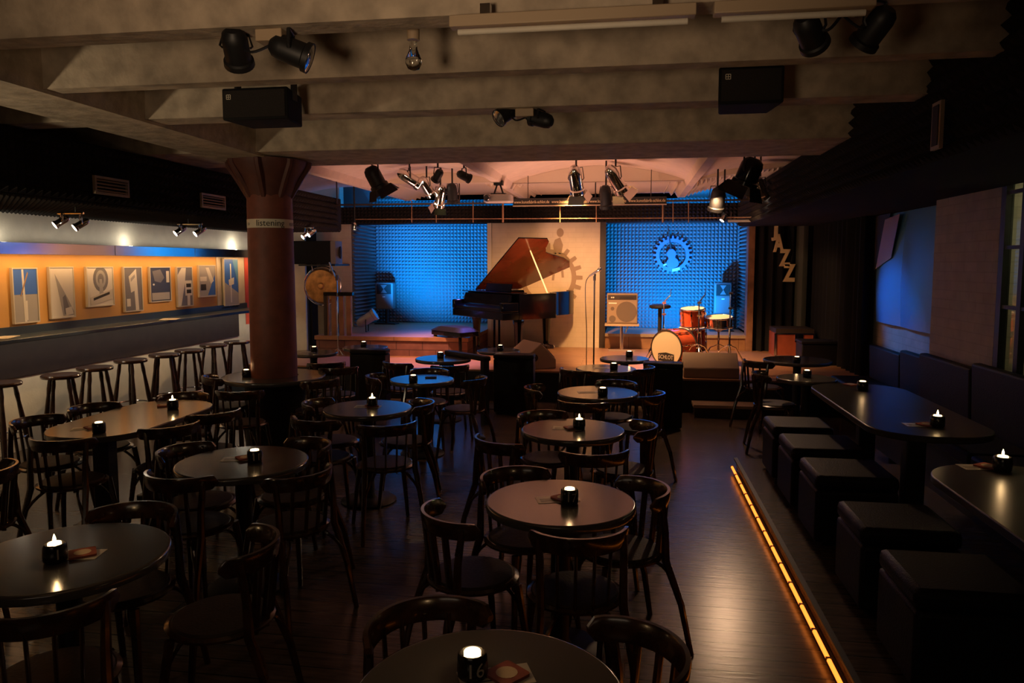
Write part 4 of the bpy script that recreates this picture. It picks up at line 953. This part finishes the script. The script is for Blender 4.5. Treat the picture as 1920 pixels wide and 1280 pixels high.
# pilaster, dark drape at the far left
struct('trim_25', MB().box((aty(548, 500, 11.6).x, 11.6, 0), (aty(572, 500, 11.6).x, 11.65, 3.0)), 'plaster')
def curtain(name, label, p0, p1, z0, z1, m, amp=.04, wl=.16):
    p0, p1 = Vector(p0), Vector(p1); d = p1-p0; L = d.length; d.normalize(); nrm = Vector((-d.y, d.x, 0)); n = int(L/wl*8); k = MB(); vs = []
    for th in (0, .012):
        for z in (z0, z1):
            for i in range(n+1):
                u = L*i/n; w2 = amp*math.sin(2*PI*u/wl+.8*math.sin(u*3))
                q_ = p0+d*u+nrm*(w2+th); vs.append((q_.x, q_.y, z))
    n1 = n+1; fs = []
    for i in range(n): fs += [(i, i+1, n1+i+1, n1+i), (2*n1+i+1, 2*n1+i, 3*n1+i, 3*n1+i+1), (n1+i, n1+i+1, 3*n1+i+1, 3*n1+i), (i+1, i, 2*n1+i, 2*n1+i+1)]
    fs += [(0, n1, 3*n1, 2*n1), (n, 2*n1+n, 3*n1+n, n1+n)]
    o = k._add(vs, fs).build(name, m); o['kind'] = 'thing'; return tag(o, label, 'curtain', 'stage curtains')
xa, xb = aty(573, 500, 12.3).x, aty(592, 500, 12.3).x
curtain('stage_curtain', 'narrow black drape between the white pilaster and the gong', (xa, 12.3, 0), (xb, 12.3, 0), .42, 2.5, 'curtain_black')
curtain('stage_curtain', 'black stage curtain behind the wooden JAZZ letters', (2.02, 12.68, 0), (2.62, 12.68, 0), .42, 2.5, 'curtain_black')
curtain('stage_curtain', 'black curtain edge coloured paler as if lit, right of the JAZZ letters', (2.63, 12.6, 0), (2.8, 12.55, 0), .42, 2.5, 'curtain_black_lit', .025)
curtain('stage_curtain', 'long black side curtain between stage and posters', (2.88, 12.5, 0), (2.95, 9.98, 0), .42, 2.5, 'curtain_black', .05, .2)
# JAZZ sign
t = thing('jazz_sign', 'pale wooden letters spelling JAZZ on the black curtain', 'sign', aty(1448, 423, 12.56))
o0 = t.location.copy()
for chh, x0, y0, x1, y1 in (('J', 1448, 422, 1457, 450), ('A', 1452, 440, 1468, 471), ('Z', 1463, 468, 1480, 498), ('Z', 1470, 496, 1489, 527)):
    a, b = aty(x0, y0, 12.56), aty(x1, y1, 12.56); c_ = (a+b)/2-o0; H = a.z-b.z; W_ = b.x-a.x
    me = text_mesh(chh, 1, .02, .035); xs = [v.co.x for v in me.vertices]; ys = [v.co.y for v in me.vertices]
    for v in me.vertices: v.co = Vector((c_.x+((v.co.x-min(xs))/(max(xs)-min(xs))-.5)*W_*1.1, -v.co.z*1.2-(.004 if chh == 'A' else 0), c_.z+((v.co.y-min(ys))/(max(ys)-min(ys))-.5)*H*1.05))
    me.materials.clear(); me.materials.append(M['letters_wood']); o = bpy.data.objects.new('letter', me); COL.objects.link(o); o.parent = t
    so = o.modifiers.new('thick', 'SOLIDIFY'); so.thickness = .012; so.offset = 0
# flight case
a, b = aty(1455, 616, 11.9), aty(1520, 668, 11.9)
t = thing('flight_case', 'red flight case with metal edges below the JAZZ letters', 'case', ((a.x+b.x)/2+.02, 12.2, .42)); w_ = (b.x-a.x)/2+.02; h = a.z-.42
MB().box((-w_, -.3, 0), (w_, .25, h-.07)).build('body', 'case_red', t); MB().box((-w_, -.3, h-.068), (w_, .25, h)).build('lid', 'dark_brown', t)
k = MB()
for sx in (-1, 1): k.box((sx*w_-.015, -.312, 0), (sx*w_+.015, -.28, h-.07))
k.box((-w_, -.312, h-.085), (w_, -.3, h-.065)).box((-w_, -.312, 0), (w_, -.3, .03)).build('edge_strip', 'brushed', t)
MB().box((.0, -.315, h-.2), (.12, -.3, h-.08)).build('latch_plate', 'chrome', t); MB().box((.035, -.325, h-.165), (.085, -.315, h-.11)).build('latch', 'chrome', t)
t = thing('storage_box', 'low black box on the stage right of the red flight case', 'box', (2.72, 11.2, .42))
MB().box((-.3, -.2, 0), (.25, .2, .3)).build('body', 'black_leather', t, bevel=.015); MB().box((-.31, -.21, .301), (.26, .21, .34)).build('lid', 'black_leather', t, bevel=.01)
# guitar amp on stand
a, b = aty(1138, 550, 12.25), aty(1195, 607, 12.25); w_ = (b.x-a.x)/2; h = a.z-b.z
t = thing('guitar_amp', 'grey-brown guitar amplifier on a stand in front of the right bay', 'amplifier', ((a.x+b.x)/2, 12.25, b.z))
MB().box((-w_, 0, 0), (w_, .26, h)).build('cabinet', 'amp_grey', t, bevel=.012)
MB().box((-w_+.02, -.006, .02), (w_-.02, 0, h*.76)).build('grille_cloth', 'amp_grey', t); MB().lathe([(0, 0), (.165, 0), (.165, .004), (0, .004)], 28, (.07, -.007, h*.4), axis=(0, -1, 0), cap=False).build('speaker_cone', 'amp_cloth', t)
MB().lathe([(0, 0), (.055, 0), (.055, .004), (0, .004)], 16, (-.155, -.007, h*.16), axis=(0, -1, 0), cap=False).build('port', 'amp_cloth', t); MB().lathe([(0, 0), (.03, 0), (.03, .004), (0, .004)], 16, (-.155, -.007, h*.5), axis=(0, -1, 0), cap=False).build('tweeter', 'amp_cloth', t)
MB().box((-w_+.02, -.008, h*.8), (w_-.02, 0, h*.95)).build('control_panel', 'dark_brown', t)
k = MB()
for i in range(8): k.lathe([(.009, 0), (.008, .014)], 8, (-.03+i*.028, -.008, h*.87), axis=(0, -1, 0))
k.build('knob_row', 'black_metal', t); MB().lathe([(.012, 0), (.012, .006)], 10, (-.17, -.008, h*.87), axis=(0, -1, 0)).build('jack', 'white_paint', t); MB().lathe([(.012, 0), (.012, .006)], 10, (-.14, -.008, h*.87), axis=(0, -1, 0)).build('jack', 'white_paint', t)
MB().box((-w_+.03, -.01, h*.66), (-w_+.16, -.0065, h*.7)).build('name_plate', 'white_paint', t)
s = thing('amp_stand', 'single-post stand with a tray carrying the guitar amplifier', 'stand', ((a.x+b.x)/2, 12.3, .42)); zt = b.z-.42
MB().box((-w_-.03, -.1, zt-.04), (w_+.03, .2, zt-.004)).build('tray', 'beige_metal', s, bevel=.006); MB().tube([(0, .05, .03), (0, .05, zt-.04)], .028).tube([(.06, .05, .3), (.1, .05, zt-.04)], .01).build('post', 'brushed', s); MB().box((-.22, .02, 0), (.22, .1, .03)).build('foot', 'brushed', s)
# microphone
q = atz(1113, 690, .42); t = thing('microphone_stand', 'straight microphone stand with round-headed mic right of the piano', 'microphone', (q.x, q.y, .42)); zt = aty(1111, 512, q.y).z-.42
MB().tube([(0, 0, .02), (0, 0, zt-.06)], .011).build('pole', 'black_metal', t); MB().lathe([(0, 0), (.12, 0), (.12, .012), (.03, .022), (0, .022)], 24, cap=False).build('base', 'black_metal', t)
MB().tube([(0, 0, zt-.1), (0, 0, zt-.04)], .018).tube([(0, 0, zt-.05), (.01, 0, zt-.01)], .014).build('clip', 'black_metal', t)
MB().tube([(-.07, .0, zt-.04), (.045, .0, zt+.035)], [.012, .017]).build('mic_body', 'grey_plastic', t); MB().lathe([(0, -.03), (.018, -.025), (.028, -.005), (.028, .012), (.018, .028), (0, .033)], 14, (.065, 0, zt+.05), axis=(.8, 0, .6), cap=False).build('mic_head', 'chrome', t)
cable(t, [root_off(t)+Vector(p) for p in ((-.07, 0, zt-.04), (-.12, 0, zt-.15), (-.115, 0, zt-.5), (-.1, 0, .5), (-.1, 0, .03))], .006)
# drum stool
q = atz(1236, 668, .42); t = thing('drum_stool', 'round black drum stool on a single post', 'stool', (q.x, q.y, .42)); zt = aty(1230, 578, q.y).z-.42
MB().lathe([(0, zt), (.14, zt+.0), (.165, zt+.02), (.16, zt+.05), (.1, zt+.065), (0, zt+.066)], 24, cap=False).build('seat', 'black_leather', t); MB().tube([(0, 0, .05), (0, 0, zt)], .03).build('post', 'black_metal', t)
for k in range(3): g = k*2*PI/3+.3; MB().tube([(0, 0, .18), (.22*math.cos(g), .22*math.sin(g), .012)], .012, 6).build('leg', 'black_metal', t)
# drums
def drum(parent, prof_r, depth, m, hoopm='chrome', headm='drum_head', lugs=8, axis=(0, 0, 1), c=(0, 0, 0), world=False):
    ax = Vector(axis).normalized(); c = Vector(c); r = prof_r
    MB().lathe([(r, -depth/2), (r, depth/2)], 36, c, axis=ax, cap=False).build('shell', m, parent)
    for s_ in (-1, 1):
        MB().lathe([(0, 0), (r*.99, 0), (r*.99, .004), (0, .004)], 36, c+ax*(s_*(depth/2+.003)-.002), axis=ax, cap=False).build('drumhead', headm, parent)
        MB().tube([c+ax*s_*(depth/2)+ax.to_track_quat('Z', 'Y').to_matrix() @ Vector(((r+.008)*math.cos(2*PI*k/32), (r+.008)*math.sin(2*PI*k/32), 0)) for k in range(33)], .011, 6).build('hoop', hoopm, parent)
    Q = ax.to_track_quat('Z', 'Y').to_matrix(); k = MB()
    for i in range(lugs):
        g = 2*PI*i/lugs+.2; k.tube([c+Q @ Vector(((r+.012)*math.cos(g), (r+.012)*math.sin(g), -depth*.46)), c+Q @ Vector(((r+.012)*math.cos(g), (r+.012)*math.sin(g), depth*.46))], .006, 6)
        for e in (-.22, .22): k.tube([c+Q @ Vector(((r+.011)*math.cos(g), (r+.011)*math.sin(g), depth*(e-.07))), c+Q @ Vector(((r+.011)*math.cos(g), (r+.011)*math.sin(g), depth*(e+.07)))], .013, 6)
    k.build('lug', 'chrome', parent)
q = atz(1262, 690, .42); bd = Vector((-.62, -.78, 0)).normalized(); side = Vector((.78, -.62, 0)); R = .245
t = thing('bass_drum', 'red bass drum lying with the lettered badge on its pale head', 'drum', (q.x+.02, q.y+.2, .42))
cz = Vector((0, 0, R+.02)); drum(t, R, .36, 'drum_red', 'dark_brown', lugs=8, axis=bd, c=cz)
fc = cz+bd*.186; ux = Vector((-bd.y, bd.x, 0))
bf = lambda a, b, c: tuple(fc+ux*a+Vector((0, 0, b))+bd*c)
MB().prism([(-.13, -.17), (.0, -.185), (.13, -.17), (.13, -.075), (.0, -.055), (-.13, -.075)], .003, .005, bf).build('badge', 'ink', t, smooth=False)
text('SCHLOT', .075, 'paper', t, lambda x, y, z: bf(x*.85, y*1.05-.122, .0055+z*.2), depth=.001)
for s_ in (-1, 1): MB().tube([tuple(cz+bd*.1+ux*s_*.24), tuple(Vector((0, 0, .01))+bd*.22+ux*s_*.33)], .009, 6).build('spur', 'chrome', t)
def y_drum(px, py, y, r, depth, m, label, name, head_m='drum_head', tripod=True, zf=.42):
    p = aty(px, py, y); t = thing(name, label, 'drum', (p.x, y, zf)); drum(t, r, depth, m, c=(0, 0, p.z-zf), headm=head_m, axis=(-.05, -.12, 1))
    if tripod:
        z = p.z-zf-depth/2-.02
        MB().tube([(0, 0, .22), (0, 0, z)], .013).build('post', 'chrome', t)
        for k in range(3):
            g = k*2*PI/3+.5; MB().tube([(0, 0, .3), (.12*math.cos(g), .12*math.sin(g), .25), (.27*math.cos(g), .27*math.sin(g), .012)], .01, 6).build('leg', 'chrome', t)
            MB().tube([(0, 0, z-.06), (r*.8*math.cos(g), r*.8*math.sin(g), z+.01)], .008, 6).build('basket_arm', 'chrome', t)
    return t
y_drum(1299, 594, 10.85, .165, .24, 'drum_red', 'orange-red tom drum above the bass drum', 'tom_drum')
t = y_drum(1298, 634, 11.25, .19, .32, 'drum_dark', 'dark red floor tom half hidden behind the bass drum', 'floor_tom', tripod=False)
for k in range(3): g = k*2*PI/3; MB().tube([(.205*math.cos(g), .205*math.sin(g), .3), (.205*math.cos(g), .205*math.sin(g), 0)], .009, 6).build('leg', 'chrome', t)
y_drum(1348, 603, 10.8, .185, .13, 'brushed', 'chrome snare drum with many lugs on its tripod', 'snare_drum')
def cstand(px, pytop, boom, y, label, zf=.42):
    p = aty(px, pytop, y); t = thing('cymbal_stand', label, 'stand', (p.x, y, zf), 0, 'chrome cymbal stands without cymbals'); H = p.z-zf
    MB().tube([(0, 0, .12), (0, 0, H*.55)], .014).tube([(0, 0, H*.55), (0, 0, H)], .01).build('pole', 'chrome', t)
    if boom: q_ = aty(*boom, y); MB().tube([(0, 0, H), (q_.x-p.x, 0, q_.z-zf)], .009, 6).tube([(q_.x-p.x, 0, q_.z-zf-.01), (q_.x-p.x+.01, 0, q_.z-zf+.09)], .006, 6).build('boom_arm', 'chrome', t)
    for z in (H*.32, H*.55, H*.8, H-.01): MB().tube([(-.025, 0, z), (.03, 0, z)], .016, 6).build('clamp', 'chrome', t)
    for k in range(3):
        g = k*2*PI/3+.5; MB().tube([(0, 0, .34), (.1*math.cos(g), .1*math.sin(g), .3), (.3*math.cos(g), .3*math.sin(g), .012)], .011, 6).build('leg', 'chrome', t)
cstand(1245, 566, (1257, 553), 11.0, 'chrome cymbal stand left of the bass drum')
cstand(1311, 566, (1322, 552), 10.4, 'chrome cymbal stand in front of the orange tom')
cstand(1370, 548, None, 10.3, 'straight chrome hi-hat stand beside the snare drum')
# monitor wedges
def wedge(label, loc, rz, w_, h, d_, m='dark_brown'):
    t = thing('monitor_wedge', label, 'loudspeaker', loc, rz, 'stage monitor wedges')
    m = 'amp_grey'
    MB().prism([(-d_/2, 0), (d_/2, 0), (d_/2, h*.35), (d_*.05, h), (-d_/2, h*.42)], -w_/2, w_/2, lambda a, b, c: (c, a, b)).build('cabinet', m, t, bevel=.012)
    k = Matrix.Identity(3); A_, B2 = Vector((0, d_/2, h*.35)), Vector((0, d_*.05, h)); nn = Vector((0, h*.65, d_*.45)).normalized()
    gg = MB(); c1 = [A_+Vector((sx*(w_/2-.03), 0, 0))+(B2-A_)*e for e in (.08, .92) for sx in (-1, 1)]
    gg._add([v+nn*.001 for v in c1]+[v+nn*.012 for v in c1], [(0, 1, 3, 2), (4, 6, 7, 5), (0, 4, 5, 1), (2, 3, 7, 6), (0, 2, 6, 4), (1, 5, 7, 3)]).build('grille', 'foam_dark', t)
    for sx in (-1, 1): MB().lathe([(0, 0), (.05, 0), (.05, .006), (0, .006)], 14, (sx*(w_/2+.0), -d_*.15, h*.45), axis=(sx, 0, 0), cap=False).build('handle_cup', 'ink', t)
    return t
wedge('dark brown monitor wedge in front of the drum kit', (1.03, 9.78, .42), 0, .68, .3, .46)
q = atz(992, 690, .42); wedge('sloped monitor wedge between the black block and mic stand', (q.x, q.y+.15, .42), math.radians(-58), .6, .36, .5)

# ------------------------------------------------------------------ right wall: posters, window, yard
for (c0, c1, lab, m) in [((1652, 396), (1691, 610), 'narrow dark and blue poster curling from the brick wall', 'poster_blue'), ((1699, 378), (1752, 618), 'wide blue poster on the brick wall beside the pier', 'poster_blue')]:
    a, b = atx(*c0, 3.06), atx(*c1, 3.06); y0, y1 = b.y, a.y; z0, z1 = 1.14, 2.44
    t = thing('blue_poster', lab, 'poster', (3.06, (y0+y1)/2, (z0+z1)/2), 0, 'blue posters on the brick wall')
    k = MB(); nU = 8; vs = []
    for th in (0, .004):
        for j in range(9):
            for i in range(nU+1):
                u = i/nU; v_ = j/8; vs.append((-th+.03*math.sin(u*PI)*(-1)-.02*math.sin(v_*PI*1.3), (u-.5)*(y1-y0), (v_-.5)*(z1-z0)))
    nn = nU+1; o_ = 9*nn; fs = []
    for j in range(8):
        for i in range(nU): fs += [(j*nn+i, j*nn+i+1, (j+1)*nn+i+1, (j+1)*nn+i), (o_+j*nn+i+1, o_+j*nn+i, o_+(j+1)*nn+i, o_+(j+1)*nn+i+1)]
    k._add(vs, fs).build('sheet', m, t)
    if 'narrow' in lab:
        MB().prism([(-.48, -.02), (-.2, .2), (.1, .5), (-.5, .5)], .045, .047, lambda p_, q_, r_: (-r_-.012, -p_*(y1-y0), q_*(z1-z0))).build('dark_print', 'ink', t, smooth=False)
        MB().prism([(-.4, .0), (-.1, .45), (.45, .48), (.2, .1)], .048, .050, lambda p_, q_, r_: (-r_-.012, -p_*(y1-y0), q_*(z1-z0))).build('brown_print', 'photo_brown', t, smooth=False)
wx = 2.89
k = MB().box((wx-.03, 6.34, .96), (wx+.03, 6.415, 2.69)).box((wx-.03, 5.01, .96), (wx+.03, 5.07, 2.69)).box((wx-.03, 5.07, .96), (wx+.03, 6.34, 1.0)).box((wx-.03, 5.07, 2.65), (wx+.03, 6.34, 2.69))
for y in (6.08, 5.75, 5.4): k.box((wx-.025, y-.03, 1.0), (wx+.025, y+.03, 2.65))
for z in (1.52, 1.98, 2.4): k.box((wx-.02, 5.07, z-.014), (wx+.02, 6.34, z+.014))
win = k.build('window_1', 'black_metal', kind='structure')
MB().box((wx+.012, 5.07, 1.0), (wx+.016, 6.34, 2.65)).build('window_pane', 'glass', win)
struct('wall_yard', MB().box((4.0, 3.5, 0), (4.1, 9.0, 3.4)).box((XR+.21, 8.3, 0), (4.0, 8.4, 3.4)), 'yard_tiles')
q = atx(1908, 650, 3.5); t = thing('hanging_cloth', 'small softly glowing orange cloth hanging beyond the black window bars', 'cloth', (3.5, q.y, q.z-.1))
MB().lathe([(.06, 0), (.055, .1), (.03, .24), (.012, .27)], 12).build('cloth', 'orange_cloth_glow', t); MB().tube([(0, 0, .27), (0, 0, 1.3)], .004, 5).build('cord', 'ink', t)
